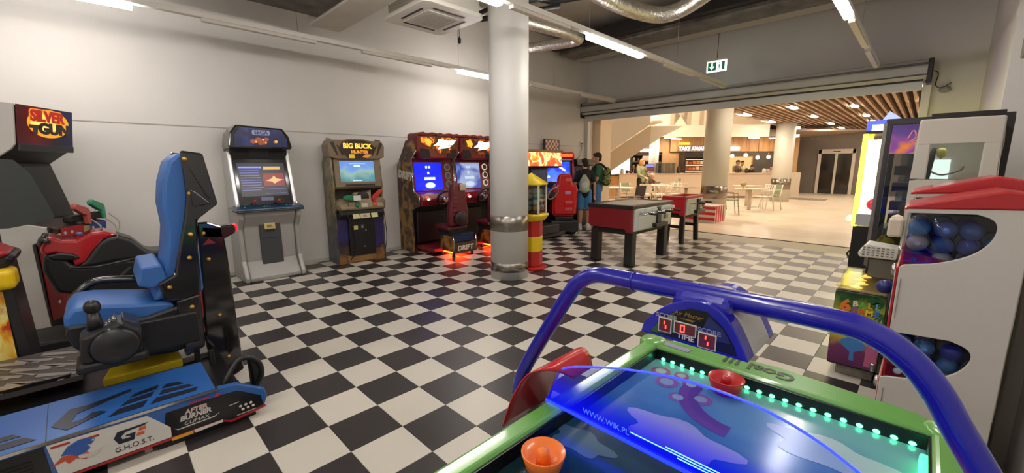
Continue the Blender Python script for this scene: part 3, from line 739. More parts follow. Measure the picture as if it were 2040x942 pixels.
for k in range(9): p.rect(b, -.25, -.25 + random.uniform(.2, .24), .14 + k * .032, .148 + k * .032, .006, .009)
for a0, a1, b0, b1 in ((-.26, -.02, .43, .436), (.0, .25, .09, .094), (.0, .25, .15, .154)): p.rect(b, a0, a1, b0, b1, .006, .009)
b.build('menu_lines', emi('7f86d8', .8), scn)
p.rect(MB(), .0, .25, .19, .36, .006, .009).build('red_box', emi('8e1a22', .9), scn)
p.poly(MB(), [(.03, .26), (.1, .29), (.13, .33), (.155, .29), (.24, .27), (.17, .25), (.13, .22), (.09, .25)], .009, .011).build('star', emi('f0b070', 1.2), scn)
p.rect(MB(), .02, .22, .41, .45, .006, .009).build('title_bar', emi('d8b060', 1.1), scn)
p.rect(MB(), -.26, .0, .43, .45, .006, .009).build('header', emi('7c88ff', 1.5), scn)
p.rect(MB(), -.06, .08, .0, .05, .0, .006).build('instruction_card', emi('4a4a80', .5), t)
MB().prism([(.1, .92), (-.13, .915), (-.145, .935), (-.13, .955), (.08, .985)], -.385, .385).build('control_deck', mat('1d3f5c', .3, coat=.4), t, .012)
MB().box(-.39, .39, -.15, .1, .905, .925).build('deck_edge', BLACK, t, .012)
for x in (-.16, .12):
    j = MB().cyl((x, -.04, .95), (x, -.04, 1.03), .008, 8).build('joystick', BLACK, t)
    MB().ell((x, -.04, 1.035), .018, 12, 8).build('ball_top', mat('c4242a', .3), j)
for x, c in ((-.06, 'd8c020'), (-.03, '3a9a4a'), (0, 'c03030'), (.2, '38a0b0'), (.24, '4060c0'), (.28, 'e0e0e0'), (-.28, '3a9a4a')):
    MB().lathe([(.014, 0), (.014, .014), (0, .018)], 10, (x, -.045, .955)).build('button', mat(c, .3), t)
MB().prism([(.03, .2), (.055, .86), (.075, .86), (.09, .2)], -.125, .125).build('coin_door', mat('3a3c40', .4), t, .006)
q = PL(0, .03, .2, 2)
q.rect(MB(), -.125, .125, .34, .345, .0, .006).build('door_seam', BLACKM, t)
for a0, a1, b0, b1, m in ((-.08, -.04, .585, .62, LABELY), (.03, .085, .59, .625, emi('ff3028', 3)), (-.065, .06, .46, .56, mat('c9b878', .5)), (-.06, .05, .43, .45, BLACKM)):
    q.rect(MB(), a0, a1, b0, b1, -.004, .012).build('coin_slot' if m is not LABELY else 'label_plate', m, t)
q.text('80L', .05, BLACKM, t, 0, .495, .014)
MB().prism([(.5, 1.58), (.2, 1.56), (.17, 1.7), (.5, 1.7)], -.33, .33).build('speaker_band', mat('17181a', .45), t, .01)
for x in (-.2, .2): MB().box(x - .08, x + .08, .168, .19, 1.6, 1.67).build('speaker_grille', mat('0d0d0e', .8), t)
MB().prism([(-.345, 1.69), (.345, 1.69), (.36, 1.72), (.33, 1.86), (.26, 1.955), (-.26, 1.975), (-.33, 1.88), (-.36, 1.72)], .04, .42, 'y').build('marquee_box', BLACKG, t, .015)
p = PL(0, .036, 1.72, 0)
mq = p.poly(MB(), [(-.3, 0), (.3, 0), (.3, .1), (.24, .215), (-.22, .225), (-.29, .13)], 0, .004).build('marquee', art([(0, '06081c'), (.5, '161c4a'), (.62, '26306a'), (1, '0a0c20')], 4, .3, .25, seed=3), t)
for x, z, r in ((-.09, .06, .035), (-.03, .08, .04), (.03, .05, .035), (.06, .09, .03), (.16, .06, .025), (-.01, .04, .03)): p.disc(MB(), x, z, r, .004, .007, 7, r * .8).build('ship_art', emi('c85a2a', .6), mq)
for x, z, r in ((-.06, .055, .015), (.02, .085, .015), (.17, .065, .02), (.05, .05, .012)): p.disc(MB(), x, z, r, .007, .009, 5).build('flash_art', emi('f0c060', .9), mq)
p.poly(MB(), [(-.085, .14), (.095, .14), (.105, .155), (.105, .185), (.095, .2), (-.085, .2), (-.095, .185), (-.095, .155)], .004, .006).build('logo_plate', emi('8a92b8', .8), mq)
p.text('SEGA', .062, emi('1a2050', .8), t, .005, .17, .0075, sx=1.05, off=.002)
# ---- hunting game
t = thing('arcade_cabinet', 'brown hunting arcade cabinet with deer art sides and BIG BUCK HUNTER marquee', 'arcade machine', (-6.05, 2.78, 0), R(86))
BRN = mat('6b5a45', .42, noise=.15, nscale=14)
sideart = art([(0, '23284a'), (.3, '4a4c58'), (.4, '2c3028'), (.5, '8a7444'), (.58, '4a5240'), (.66, '9a8a6a'), (.8, '2a2c5c'), (1, '26286a')], 4.5, .35, axis=(2, 0, 1.9, .45), warp=.4)
for s in (-1, 1):
    o = MB().prism([(.44, 0), (.02, 0), (.02, .78), (-.06, .86), (.03, 1.0), (.0, 1.16), (.05, 1.56), (.0, 1.86), (.16, 1.88), (.44, 1.52)], s * .365 - .012, s * .365 + .012).build('side_panel', sideart, t, .004)
    o['label'] = 'printed side panel with deer artwork'
MB().prism([(.42, 0), (.04, 0), (.04, .84), (.42, .84)], -.353, .353).build('lower_body', mat('15141a', .5), t)
wa = art([(0, '15131a'), (.45, '2a2560'), (.55, '191828'), (.75, '8a6234'), (1, '6a4a26')], 5, .4, axis=(2, 0.62, 0.0, .55))
MB().box(-.353, .353, .025, .04, 0, .8).build('front_art', wa, t)
MB().box(-.24, .2, -.0, .03, .02, .12).build('kick_plate', wood('7a5830', '94703e', 2), t, .004)
MB().box(-.2, .2, -.03, .03, .12, .72).build('coin_door', mat('121214', .4), t, .008)
for x, z, w_, h, m in ((-.1, .55, .03, .03, LABELY), (.0, .56, .018, .025, CHROME), (.05, .5, .012, .012, STEEL), (.02, .25, .01, .01, STEEL)):
    MB().box(x - w_ / 1, x + w_ / 1, -.036, -.03, z - h, z + h).build('lock_plate', m, t)
MB().prism([(.05, .7), (-.04, .7), (-.1, .76), (-.06, .84), (.05, .84)], -.34, .34).build('deck_skirt', BLACKM, t, .01)
q = PL(0, -.105, .74, 20)
for a0, a1, m in ((-.16, -.06, mat('c9c98a', .5)), (-.05, .1, mat('c9b898', .5)), (.12, .22, mat('c9c98a', .5))): q.rect(MB(), a0, a1, -.045, .025, .0, .006).build('label_plate', m, t)
q.text('80L', .045, mat('2a5a3a', .5), t, .025, -.015, .007)
CP = mat('8d7c60', .45)
cpl = [(.12, .95), (.05, 1.08), (-.03, 1.08), (-.08, .95), (-.13, .86), (-.09, .82), (.1, .84)]
MB().prism(cpl, -.1, .16).build('console', CP, t, .02)
MB().prism([(.12, .84), (-.1, .82), (-.13, .86), (-.06, .94), (.1, .97)], -.33, .33).build('console_shelf', CP, t, .02)
MB().lathe([(0, -.012), (.085, -.012), (.095, 0), (.095, .02)], 20, (.03, -.055, 1.0), 'y').build('speaker', BLACKM, t)
for s in (-1, 1):
    MB().lathe([(0, -.02), (.075, -.02), (.1, .0), (.1, .05)], 18, (s * .28, -.06, .9), 'y').build('gun_holster', mat('6f6048', .45), t)
for x, c, z in ((-.09, '1f6a48', .89), (.19, 'd05028', .89)): MB().lathe([(0, -.02), (.03, -.015), (.035, 0)], 14, (x, -.115, z), 'y').build('start_button', mat(c, .35), t)
MB().box(-.03, .07, -.14, -.115, .86, .92).build('card_reader', mat('c9c2b0', .4), t, .005)
def gun(parent, c, x, y, z, rot):
    b = MB(); b.xf((x, y, z), rot)
    b.prism([(-.16, .02), (-.13, .045), (.02, .05), (.06, .035), (.1, -.09), (.06, -.1), (.02, -.02), (-.02, -.03), (-.15, -.01)], -.02, .02, 'y')
    return b.build('light_gun', c, parent, .008)
gun(t, mat('1c7a4c', .35), -.13, -.1, 1.0, (0, 0, R(10)))
MB().box(-.14, -.03, -.135, -.12, .965, 1.04).build('white_label', WHITE, t, .004)
gun(t, mat('b8302c', .35), .22, -.06, 1.0, (0, R(40), R(190)))
MB().tube(bez([(-.2, -.1, .93), (-.24, -.12, .75), (-.15, -.06, .5), (-.13, -.05, .2), (-.2, .0, .05)], 6), .006, 6).build('gun_cable', BLACKM, t)
MB().tube(bez([(.33, -.05, .93), (.36, -.06, .6), (.385, -.02, .35), (.38, .05, .12)], 6), .006, 6).build('gun_cable', BLACKM, t)
MB().prism([(.42, 1.08), (.08, 1.1), (.0, 1.14), (.06, 1.58), (.42, 1.6)], -.353, .353).build('monitor_housing', mat('4c4034', .5), t, .006)
p = PL(0, -.005, 1.16, 6)
fr = MB(); p.rect(fr, -.34, .34, 0, .075, 0, .02); p.rect(fr, -.34, .34, .39, .42, 0, .02); p.rect(fr, -.34, -.26, .075, .39, 0, .02); p.rect(fr, .26, .34, .075, .39, 0, .02)
fr.build('monitor_frame', mat('7a6850', .4), t, .008)
p.rect(MB(), -.2, .24, .015, .04, .02, .024).build('speaker_slot', BLACKM, t)
scn = p.rect(MB(), -.26, .26, .075, .39, .0, .004).build('screen', art([(0, '2c4a6a'), (.35, '4f7f8a'), (.5, '7fa09a'), (.62, '5f86c8'), (1, '4a78e8')], 3.2, .15, .9, axis=(2, 1.2, 1.56, .55), seed=2), t)
b = MB(); p.rect(b, -.12, .13, .345, .35, .004, .006); p.rect(b, -.05, .05, .30, .33, .004, .006); p.rect(b, -.08, .06, .09, .1, .004, .006)
b.build('screen_text', emi('d8ecff', 1.2), scn)
p = PL(0, -.035, 1.57, 0)
hd = [(-.41, .03), (-.3, .0), (.3, .0), (.41, .03), (.42, .2), (.38, .27), (.2, .275), (.1, .295), (-.1, .295), (-.2, .275), (-.38, .275), (-.42, .2)]
p.poly(MB(), hd, -.3, 0).build('marquee_hood', mat('76644c', .4), t, .015)
mp_ = [(-.14, .01), (.12, .01), (.24, .08), (.27, .17), (.2, .25), (.1, .275), (-.12, .275), (-.22, .25), (-.26, .17), (-.22, .09)]
mq = p.poly(MB(), mp_, 0, .006).build('marquee', art([(0, '100c08'), (.5, '2a1a0c'), (1, '4a2a10')], 8, .3, .4), t)
for s in (-1, 1):
    b = MB(); p.poly(b, [(s * .39, .24), (s * .34, .25), (s * .28, .06), (s * .3, .05)], 0, .003); p.poly(b, [(s * .3, .2), (s * .28, .2), (s * .2, .06), (s * .23, .05)], 0, .003); b.build('hood_groove', mat('2e261c', .6), t)
p.text('BIG BUCK', .096, emi('ffc838', 1.7), t, 0, .19, .008, off=.004, sx=.98)
p.text('HUNTER', .06, emi('ff9a28', 1.4), t, .03, .105, .008, off=.002, sx=1.05)
p.rect(MB(), -.13, -.05, .015, .07, .006, .01).build('yellow_sticker', emi('e8c02a', .8), mq)
p.poly(MB(), [(.06, .03), (.14, .02), (.22, .07), (.12, .075)], .006, .01).build('antler_art', emi('d88a3a', .9), mq)
# ---- twin drift racers
dart = art([(0, '181210'), (.4, '3a2818'), (.47, 'a07838'), (.53, '5a3420'), (.6, '2a1a18'), (.68, '8a7a6a'), (1, '201816')], 3.2, .3, axis=(2, 0, 2, .15), seed=5, warp=.3)
HOODR = mat('6e121e', .42, coat=.12)
def drift(label, y, score):
    t = thing('racing_cabinet', label, 'arcade machine', (-6.0, y, 0), L90, 'twin DRIFT racing cabinets')
    side = [(.5, 0), (.1, 0), (.06, .35), (.1, .75), (-.12, .82), (-.14, .98), (.03, 1.05), (.06, 1.58), (-.1, 1.72), (-.06, 1.93), (.2, 1.88), (.44, 1.55), (.5, 1.45)]
    for s in (-1, 1):
        o = MB().prism(side, s * .425 - .012, s * .425 + .012).build('side_panel', dart, t); o['label'] = 'side panel printed with cars and the word DRIFT'
        MB().tube([(s * .425, .055, .36), (s * .425, .1, .74), (s * .425, -.125, .82), (s * .425, -.145, .98), (s * .425, .025, 1.05), (s * .425, .055, 1.58), (s * .425, -.105, 1.72)], .012, 6).build('edge_trim', CHROME, t)
    MB().prism([(.48, 0), (.12, 0), (.12, .8), (.48, .8)], -.413, .413).build('lower_body', BLACKM, t)
    MB().prism([(.12, .16), (.12, .7), (.03, .7), (.03, .16)], -.38, .2).build('knee_panel', mat('1e1216', .35), t, .02)
    MB().prism([(.48, 1.0), (.02, 1.02), (.09, 1.6), (.48, 1.6)], -.413, .413).build('monitor_panel', WINE, t, .01)
    p = PL(0, .016, 1.03, 7)
    scn = p.rect(MB(), -.38, .17, .03, .5, .0, .008).build('screen', glossy(art([(0, '0810a8'), (.5, '1020e0'), (.7, '1830ff'), (1, '2040ff')] if score == 0 else [(0, '1a2468'), (.45, '3448a8'), (.6, '8ea0c8'), (1, 'b8c4e0')], 2.2, .15, .8 + .2 * (1 - score), seed=score * 3)), t)
    SG = emi('d8e8ff', 1.3 if score == 0 else .9)
    for q_ in ((-.16, -.12, .4, .44), (-.10, -.06, .4, .44), (-.13, -.09, .3, .34), (-.2, .02, .2, .25)): p.rect(MB(), *q_, .008, .011).build('screen_mark', SG, scn)
    b = p.disc(MB(), -.09, .11, .1, .008, .011, 16, .05)
    b.build('screen_badge', SG, scn)
    for k in range(3):
        g = p.disc(MB(), .3, .12 + k * .15, .062, 0, .012, 20).build('gauge', emi('8c8c86' if score == 0 else 'e8dcc0', .35 if score == 0 else .8), t)
        p.disc(MB(), .3, .12 + k * .15, .045, .012, .015, 16).build('gauge_face', mat('4a4440', .4), g)
    MB().prism([(.12, .78), (-.16, .8), (-.2, .9), (-.12, 1.0), (.03, 1.05), (.12, 1.05)], -.413, .413).build('dashboard', WINE, t, .03)
    w_ = MB(); w_.xf((-.02, -.28, .94), (R(-62), 0, 0)); w_.tube([(.135 * math.cos(a * PI / 12), .135 * math.sin(a * PI / 12), 0) for a in range(24)], .02, 8, True)
    wh = w_.build('steering_wheel', BLACK, t)
    w_ = MB(); w_.xf((-.02, -.27, .94), (R(-62), 0, 0)); w_.lathe([(0, .02), (.05, .015), (.06, -.02), (.04, -.08)], 16); [w_.box(-.13, .13, -.012, .012, -.005, .005)]; w_.build('hub', CHROME, wh)
    for x, m in ((-.3, emi('ff3020', 3)), (-.28, emi('fff0d0', 2.5)), (-.25, mat('d8c8b0', .4))): MB().lathe([(0, -.015), (.02, -.012), (.022, .01)], 10, (x, -.185, .95 if x < -.29 else .92), 'y').build('button', m, t)
    MB().box(.18, .36, -.21, -.17, .88, 1.0).build('dash_card', mat('b9a070', .4), t, .008)
    # sculpted red hood with marquee
    p2 = PL(0, -.1, 1.66, -6)
    hood = [(-.43, .06), (-.34, -.08), (.34, -.08), (.43, .06), (.435, .3), (.36, .335), (.25, .31), (.1, .345), (-.06, .33), (-.2, .35), (-.34, .325), (-.435, .31)]
    p2.poly(MB(), hood, -.28, .02).build('hood', HOODR, t, .03)
    for k in range(5): MB().prism([(-.43 + k * .17, 1.965), (-.26 + k * .17, 1.965), (-.25 + k * .17, 1.985 + .02 * (k % 2)), (-.33 + k * .17, 2.015), (-.42 + k * .17, 2.0)], -.2, .1, 'y').build('hood_ridge', WINE, t, .012)
    for s in (-1, 1): p2.poly(MB(), [(s * .36, .1), (s * .2, .08), (s * .16, -.04), (s * .3, -.06), (s * .37, .0)], .02, .028).build('speaker_grille', mat('180a0e', .6), t)
    mq = p2.poly(MB(), [(-.37, .28), (.39, .285), (.38, .17), (.24, .03), (.02, .02), (-.16, .1), (-.35, .19)], .02, .028).build('marquee', art([(0, '140606'), (.46, '2a0c08'), (.53, '8a2a0c'), (.6, 'f08a24'), (.66, '4a1a10'), (1, '1a0806')], 6, .3, 1.3, seed=score), t)
    b = MB(); p2.poly(b, [(-.12, .14), (.28, .17), (.34, .245), (.1, .235), (.08, .255), (-.02, .25), (-.03, .2)], .028, .031); p2.poly(b, [(-.02, .09), (.2, .12), (.26, .155), (.02, .15)], .028, .031); b.build('glowing_script', emi('fff4d8', 4), mq)
    p2.poly(MB(), [(-.31, .255), (-.2, .26), (-.15, .2), (-.18, .13), (-.26, .17)], .028, .031).build('orange_face', emi('ffa028', 1.8), mq)
    # seat module
    MB().box(-.36, .1, -.42, .1, .06, .12).build('floor_plate', mat('7a2028', .4), t, .01)
    MB().box(-.2, .2, -.74, -.34, .08, .36).build('seat_box', dart, t, .02)
    MB().box(-.21, .21, -.76, -.36, .34, .38).build('box_lid', mat('17202e', .35), t, .015)
    MB().box(-.2, .2, -.765, -.74, .25, .35).build('rear_panel', mat('1a2850', .35), t, .006)
    tb = MB().prism([(-.22, .07), (.22, .07), (.24, .2), (.2, .24), (-.2, .24), (-.24, .2)], -.79, -.765, 'y').build('name_plate', mat('4a3a28', .35), t, .006)
    text('DRIFT', .11, mat('e8e0d0', .35), t, (0, -.792, .15), sx=1.1, off=.004, shear=.1)
    for x in (-.23, .23): MB().tube([(x, -.77, .36), (x, -.79, .24), (x * 1.04, -.78, .08)], .012, 6).build('chrome_edge', CHROME, t)
    for x in (-.19, .19):
        for y_ in (-.72, -.4): MB().lathe([(.025, 0), (.03, .02), (.015, .08)], 10, (x, y_, 0)).build('foot', BLACKM, t)
    MB().box(-.17, .17, -.7, -.4, .055, .07).build('underglow', emi('ff3a12', 22), t)
    SEATR = mat('5e1824', .45, coat=.05)
    MB().prism([(-.62, .42), (-.25, .44), (-.2, .47), (-.25, .51), (-.6, .5)], -.21, .21).build('seat_pan', SEATR, t, .03)
    MB().box(-.18, .18, -.62, -.3, .37, .43).build('seat_riser', BLACKM, t)
    bk = [(-.2, .5), (.2, .5), (.19, .75), (.15, .95), (.14, 1.12), (.1, 1.19), (-.1, 1.19), (-.14, 1.12), (-.15, .95), (-.19, .75)]
    MB().prism(bk, -.66, -.54, 'y').build('seat_back', SEATR, t, .035)
    for k in range(6): MB().box(-.13, -.05, -.675, -.655, .66 + k * .07, .69 + k * .07).build('back_rib', mat('6a2230', .3), t, .008)
    MB().box(-.0, .13, -.69, -.66, 1.07, 1.17).build('headrest_badge', mat('b8a890', .3), t, .02)
    MB().lathe([(0, -.02), (.11, -.02), (.125, 0), (.12, .05)], 24, (.0, -.7, .62), 'y').build('rear_speaker', mat('2a1618', .5), t)
    return t
random.seed(5)
d1 = drift('dark red DRIFT racing cabinet nearer the hunting game, screen all blue', 4.13, 0)
text('DRIFT', .165, mat('d8d0c4', .4), d1, (-.439, .25, 1.31), (PI / 2, R(8), -PI / 2), sx=1.05, off=.012, shear=.15)
d2 = drift('dark red DRIFT racing cabinet beside the column, screen washed out pale blue', 5.01, 1)
# ---- racer with orange marquee, mostly behind the column
t = thing('racing_cabinet', 'wide racing cabinet with glowing orange banner right of the column', 'arcade machine', (-5.72, 6.3, 0), L90)
MB().prism([(.5, 0), (.1, 0), (.1, 1.42), (-.2, 1.42), (-.3, 1.45), (-.24, 1.74), (.1, 1.78), (.5, 1.7)], -.62, .62).build('body', mat('1d1716', .5), t, .01)
q = PL(0, -.305, 1.46, 8)
q.rect(MB(), -.6, .6, .0, .27, .0, .01).build('marquee', art([(0, '8a2404'), (.4, 'c83a08'), (.48, 'ff6a10'), (.53, 'ffe8b0'), (.57, 'ffa030'), (.66, 'e05a10'), (1, 'a02c06')], 3.0, .3, 1.35, warp=1.2), t)
MB().box(-.63, .63, -.31, .3, 1.74, 1.78).build('top_board', mat('8a6a4c', .5), t, .006)
MB().prism([(.1, .8), (-.2, .82), (-.24, .9), (.1, 1.02)], -.6, .6).build('dashboard', mat('3a3a3c', .4), t, .02)
for x in (-.3, .32):
    w_ = MB(); w_.xf((x, -.3, .9), (R(-60), 0, 0)); w_.tube([(.14 * math.cos(a * PI / 10), .14 * math.sin(a * PI / 10), 0) for a in range(20)], .018, 8, True); w_.build('steering_wheel', mat('8a8a88', .4), t)
    MB().box(x - .24, x + .24, .08, .1, 1.04, 1.38).build('screen', emi('20305a', .5), t)
MB().box(-.5, .5, -.5, .1, .04, .12).build('pedal_plate', mat('2a2526', .5), t, .01)
MB().box(-.3, .25, -.55, -.2, .12, .3).build('seat_base', mat('242424', .5), t, .02)
# ---- red racer
t = thing('racing_cabinet', 'bright red racing cabinet with red bucket seat and blue screen by the boys', 'arcade machine', (-5.88, 7.37, 0), R(52))
REDS = mat('c8151a', .25, coat=.5)
MB().prism([(.5, 0), (.05, 0), (.02, .7), (-.12, .78), (-.1, .92), (.08, 1.05), (.2, 1.6), (.5, 1.6)], -.35, .35).build('body', mat('1c1a1c', .5), t, .01)
for s in (-1, 1): MB().prism([(.5, .4), (.06, .4), (-.14, .76), (-.12, .95), (.05, 1.08), (.17, 1.72), (.5, 1.72)], s * .37 - .02, s * .37 + .02).build('side_panel', mat('b8242a', .3, coat=.4), t, .012)
MB().prism([(.5, 1.6), (.1, 1.6), (.04, 1.64), (.06, 1.74), (.2, 1.78), (.5, 1.74)], -.38, .38).build('marquee_hood', REDS, t, .02)
MB().box(-.33, .33, .04, .06, 1.66, 1.73).build('marquee', emi('ff5a20', 1.8), t, .006)
MB().box(-.33, .33, .085, .11, 1.585, 1.64).build('speaker_band', mat('b8a8a0', .4), t)
p = PL(0, .095, 1.1, 11)
scn = p.rect(MB(), -.3, .3, .0, .46, .0, .006).build('screen', art([(0, '0a1470'), (.45, '1a38e0'), (.6, '3a70ff'), (.75, '30a070'), (1, 'c8d8ff')], 3, .15, 1.1, seed=4), t)
p.poly(MB(), [(.02, .34), (.18, .24), (.2, .27), (.06, .38)], .006, .009).build('screen_streak', emi('fff0d0', 1.6), scn); p.disc(MB(), -.2, .12, .035, .006, .009, 12).build('screen_badge', emi('d8e0ff', 1.2), scn)
w_ = MB(); w_.xf((0, -.2, .92), (R(-60), 0, 0)); w_.tube([(.15 * math.cos(a * PI / 12), .15 * math.sin(a * PI / 12), 0) for a in range(24)], .02, 8, True); w_.build('steering_wheel', mat('b8b4ac', .4), t)
MB().box(-.3, .3, -.68, -.1, .06, .3).build('seat_base', mat('26262a', .45), t, .02)
MB().box(-.2, .2, -.62, -.3, .3, .38).build('seat_rail', mat('1a1a1c', .4), t, .01)
MB().box(-.18, .18, -.1, .04, .05, .12).build('pedal_plate', mat('a01820', .4), t, .01)
SEA = [(-.22, .42), (.22, .42), (.25, .6), (.24, .82), (.29, .95), (.27, 1.04), (.17, 1.08), (.15, 1.24), (.1, 1.3), (-.1, 1.3), (-.15, 1.24), (-.17, 1.08), (-.27, 1.04), (-.29, .95), (-.24, .82), (-.25, .6)]
MB().prism(SEA, -.64, -.5, 'y').build('seat_back', REDS, t, .05, seg=3)
MB().prism([(-.6, .38), (-.12, .42), (-.06, .48), (-.12, .52), (-.56, .56)], -.23, .23).build('seat_pan', REDS, t, .04)
for s in (-1, 1): MB().prism([(-.6, .42), (-.16, .46), (-.2, .58), (-.45, .68), (-.58, .98), (-.64, .98)], s * .24 - .03, s * .24 + .03).build('seat_wing', REDS, t, .03)
for z, w2 in ((1.17, .07), (.9, .06), (.7, .08), (.55, .08)): MB().box(-.0, .0 + w2 * 2, -.655, -.64, z - .03, z + .03).build('seat_badge', mat('c85860' if z != .9 else 'b890c8', .4), t, .004)
for x in (-.25, .25):
    for y_ in (-.62, -.15): MB().lathe([(.03, 0), (.035, .02), (.02, .06)], 10, (x, y_, 0)).build('foot', CHROME, t)
# ---- black cabinet behind the boys
t = thing('arcade_cabinet', 'black arcade cabinet half hidden behind the boy in black', 'arcade machine', (-5.98, 8.62, 0), L90)
MB().prism([(.5, 0), (.0, 0), (.0, .75), (-.12, .85), (-.1, .95), (.1, 1.05), (.16, 1.45), (.02, 1.47), (.06, 1.62), (.5, 1.64)], -.36, .36).build('body', mat('19191b', .4), t, .015)
p = PL(0, .105, 1.08, 8); p.rect(MB(), -.28, .28, 0, .34, 0, .006).build('screen', mat('0a0c12', .1), t)
w_ = MB(); w_.xf((0, -.16, .95), (R(-60), 0, 0)); w_.tube([(.14 * math.cos(a * PI / 12), .14 * math.sin(a * PI / 12), 0) for a in range(24)], .016, 8, True); w_.build('steering_wheel', mat('8a8a8e', .3), t)
# ---- chequered picture on top of the red racer
t = thing('chequered_board', 'small framed chequered board leaning on the wall above red racer', 'board', (-6.43, 7.78, 1.745), R(90))
MB().box(-.28, .28, -.02, .02, 0, .34).build('frame', BLACK, t, .005)
b = MB()
for i in range(8):
    for j in range(5):
        b.cur = (i + j) % 2; b.box(-.24 + i * .06, -.18 + i * .06, -.024, -.02, .02 + j * .06, .08 + j * .06)
b.build('squares', [mat('d8cfc0', .5), mat('a05040', .5)], t)
# ---- gumball tower
t = thing('capsule_tower', 'red and yellow striped capsule tower with clear globe box beside the column', 'vending machine', (-3.92, 4.31, 0), R(22))
def octa(r): return [(r * math.cos(PI / 8 + k * PI / 4), r * math.sin(PI / 8 + k * PI / 4)) for k in range(8)]
REDT = mat('b3221c', .35, coat=.3); YELT = mat('e6c71e', .4)
MB().prism(octa(.23), 0, .045, 'z').build('base_ring', mat('c02a24', .35), t, .015)
for k in range(3): MB().prism(octa(.165), .05 + k * .215, .05 + (k + 1) * .215, 'z').build('column_band', (REDT, YELT, REDT)[k], t, .006)
b = MB(); b.lathe([(.165, .695), (.2, .71), (.25, .775), (.25, .80), (0, .80)], 8, a0=PI / 8, a1=2 * PI + PI / 8); b.build('tray', YELT, t)
b = MB()
for k in range(4): a = PI / 4 + k * PI / 2; b.box(.23 * math.cos(a) - .012, .23 * math.cos(a) + .012, .23 * math.sin(a) - .012, .23 * math.sin(a) + .012, .8, 1.2)
b.build('corner_post', mat('d9d4c8', .3), t, .004)
hb = .163
b = MB(); b.box(-hb, hb, -hb - .002, -hb + .002, .8, 1.2); b.box(-hb, hb, hb - .002, hb + .002, .8, 1.2); b.box(-hb - .002, -hb + .002, -hb, hb, .8, 1.2); b.box(hb - .002, hb + .002, -hb, hb, .8, 1.2)
b.build('clear_panel', glass('eef0ee', .05), t)
MB().lathe([(.26, 1.2), (.265, 1.22), (.02, 1.36), (0, 1.37)], 4, a0=PI / 4, a1=2 * PI + PI / 4).build('roof', YELT, t)
MB().box(-.15, .15, -.15, .15, .8, .83).build('bin_floor', mat('6a2030', .5), t)
CAPN = ('green', 'mint', 'orange', 'pale blue', 'grey', 'teal', 'tan')
CAPS = [mat(c, .25, coat=.5) for c in ('7f9a8c', '9ab0a8', 'c08850', '8ea8b0', 'a8a0a8', '6f8a90', 'b89a80')]
random.seed(11)
caps0 = {}
LAY = ('bottom', 'second', 'third', 'top')
POS = ('first', 'second', 'third', 'fourth')
def ball(x, y, z, r, k, label, group, pal, cat='toy capsule'):
    key = (id(pal), k)
    if key not in caps0:
        o = MB().ell((0, 0, 0), 1.0, 14, 9).build('toy_capsule', pal[k]); caps0[key] = o
    else: o = caps0[key].copy(); C.objects.link(o)
    o.scale = (r, r, r); o.rotation_euler = (random.random() * 6, random.random() * 6, 0)
    return tag(o, label, cat, group, (x, y, z))
cs, sn = math.cos(R(22)), math.sin(R(22))
for lz in range(4):
    for ix in range(3):
        for iy in range(3):
            if lz == 3 and random.random() < .5: continue
            CK = random.randrange(7)
            x, y = (ix - 1) * .1 + random.uniform(-.008, .008), (iy - 1) * .1 + random.uniform(-.008, .008)
            ball(-3.92 + cs * x - sn * y, 4.31 + sn * x + cs * y, .88 + lz * .083 - (.02 if lz == 3 else 0) , .046, CK, '%s capsule in striped tower, %s layer, %s row, %s from left' % (CAPN[CK], LAY[lz], POS[iy], POS[ix]), 'capsules in the striped tower', CAPS)
def loft(b, secs, seg=16):
    """elliptical sections along local y: (y, z, half width, half height)"""
    rows = []
    for y, z, rx, rz in secs: rows.append([(rx * math.cos(2 * PI * k / seg), y, z + rz * math.sin(2 * PI * k / seg)) for k in range(seg)] )
    n = len(secs); vs = [p for r_ in rows for p in r_]
    fs = [(i * seg + k, i * seg + (k + 1) % seg, (i + 1) * seg + (k + 1) % seg, (i + 1) * seg + k) for i in range(n - 1) for k in range(seg)]
    fs += [list(range(seg))[::-1], [(n - 1) * seg + k for k in range(seg)]]
    return b.add(vs, fs, True)
# ---- light gun cabinet at the left edge
t = thing('arcade_cabinet', 'black and white light gun cabinet with glowing SILVER GUN marquee at left', 'arcade machine', (-5.68, -.295, 0), R(150))
prof = [(.68, 0), (.0, 0), (.02, .8), (-.1, .86), (-.1, .95), (.08, .99), (.2, 1.5), (.03, 1.62), (-.0, 1.66), (-.04, 1.99), (.12, 2.01), (.66, 1.95)]
for s, m in ((-1, mat('c9c5be', .4)), (1, BLACK)):
    MB().prism(prof, s * .31 - .012, s * .31 + .012).build('side_panel', m, t, .006)
MB().prism([(.02, 0), (.02, .8), (-.09, .86), (-.09, .95), (.08, .98), (.2, 1.5), (.03, 1.62), (.0, 1.66), (-.02, 1.98), (.12, 1.99), (.6, 1.93), (.6, 0)], -.298, .298).build('body', mat('111113', .5), t)
b = MB(); b.prism([(-.005, 0), (.02, 0), (.02, .84), (-.105, .86), (-.105, .95), (-.12, .95), (-.12, .85), (.0, .8)], -.318, -.308); b.build('edge_trim', mat('2a2522', .5), t)
p = PL(0, -.004, 1.665, -7)
mq = p.rect(MB(), -.298, .298, 0, .325, 0, .012).build('marquee', art([(0, '10060a'), (.4, '5a1016'), (.55, '1a1428'), (1, '14245a')], 3, .3, .45, axis=(0, -.3, .3, .6)), t)
b = MB(); p.poly(b, [(.02 + .23 * math.cos(a * PI / 12), .19 + .125 * math.sin(a * PI / 12)) for a in range(24)], .012, .015); b.build('orange_oval', emi('f59a1e', 1.25), mq)
b = MB(); p.poly(b, [(-.03 + .15 * math.cos(a * PI / 12), .19 + .085 * math.sin(a * PI / 12)) for a in range(24)], .015, .017); b.build('oval_core', emi('ffd060', 1.4), mq)
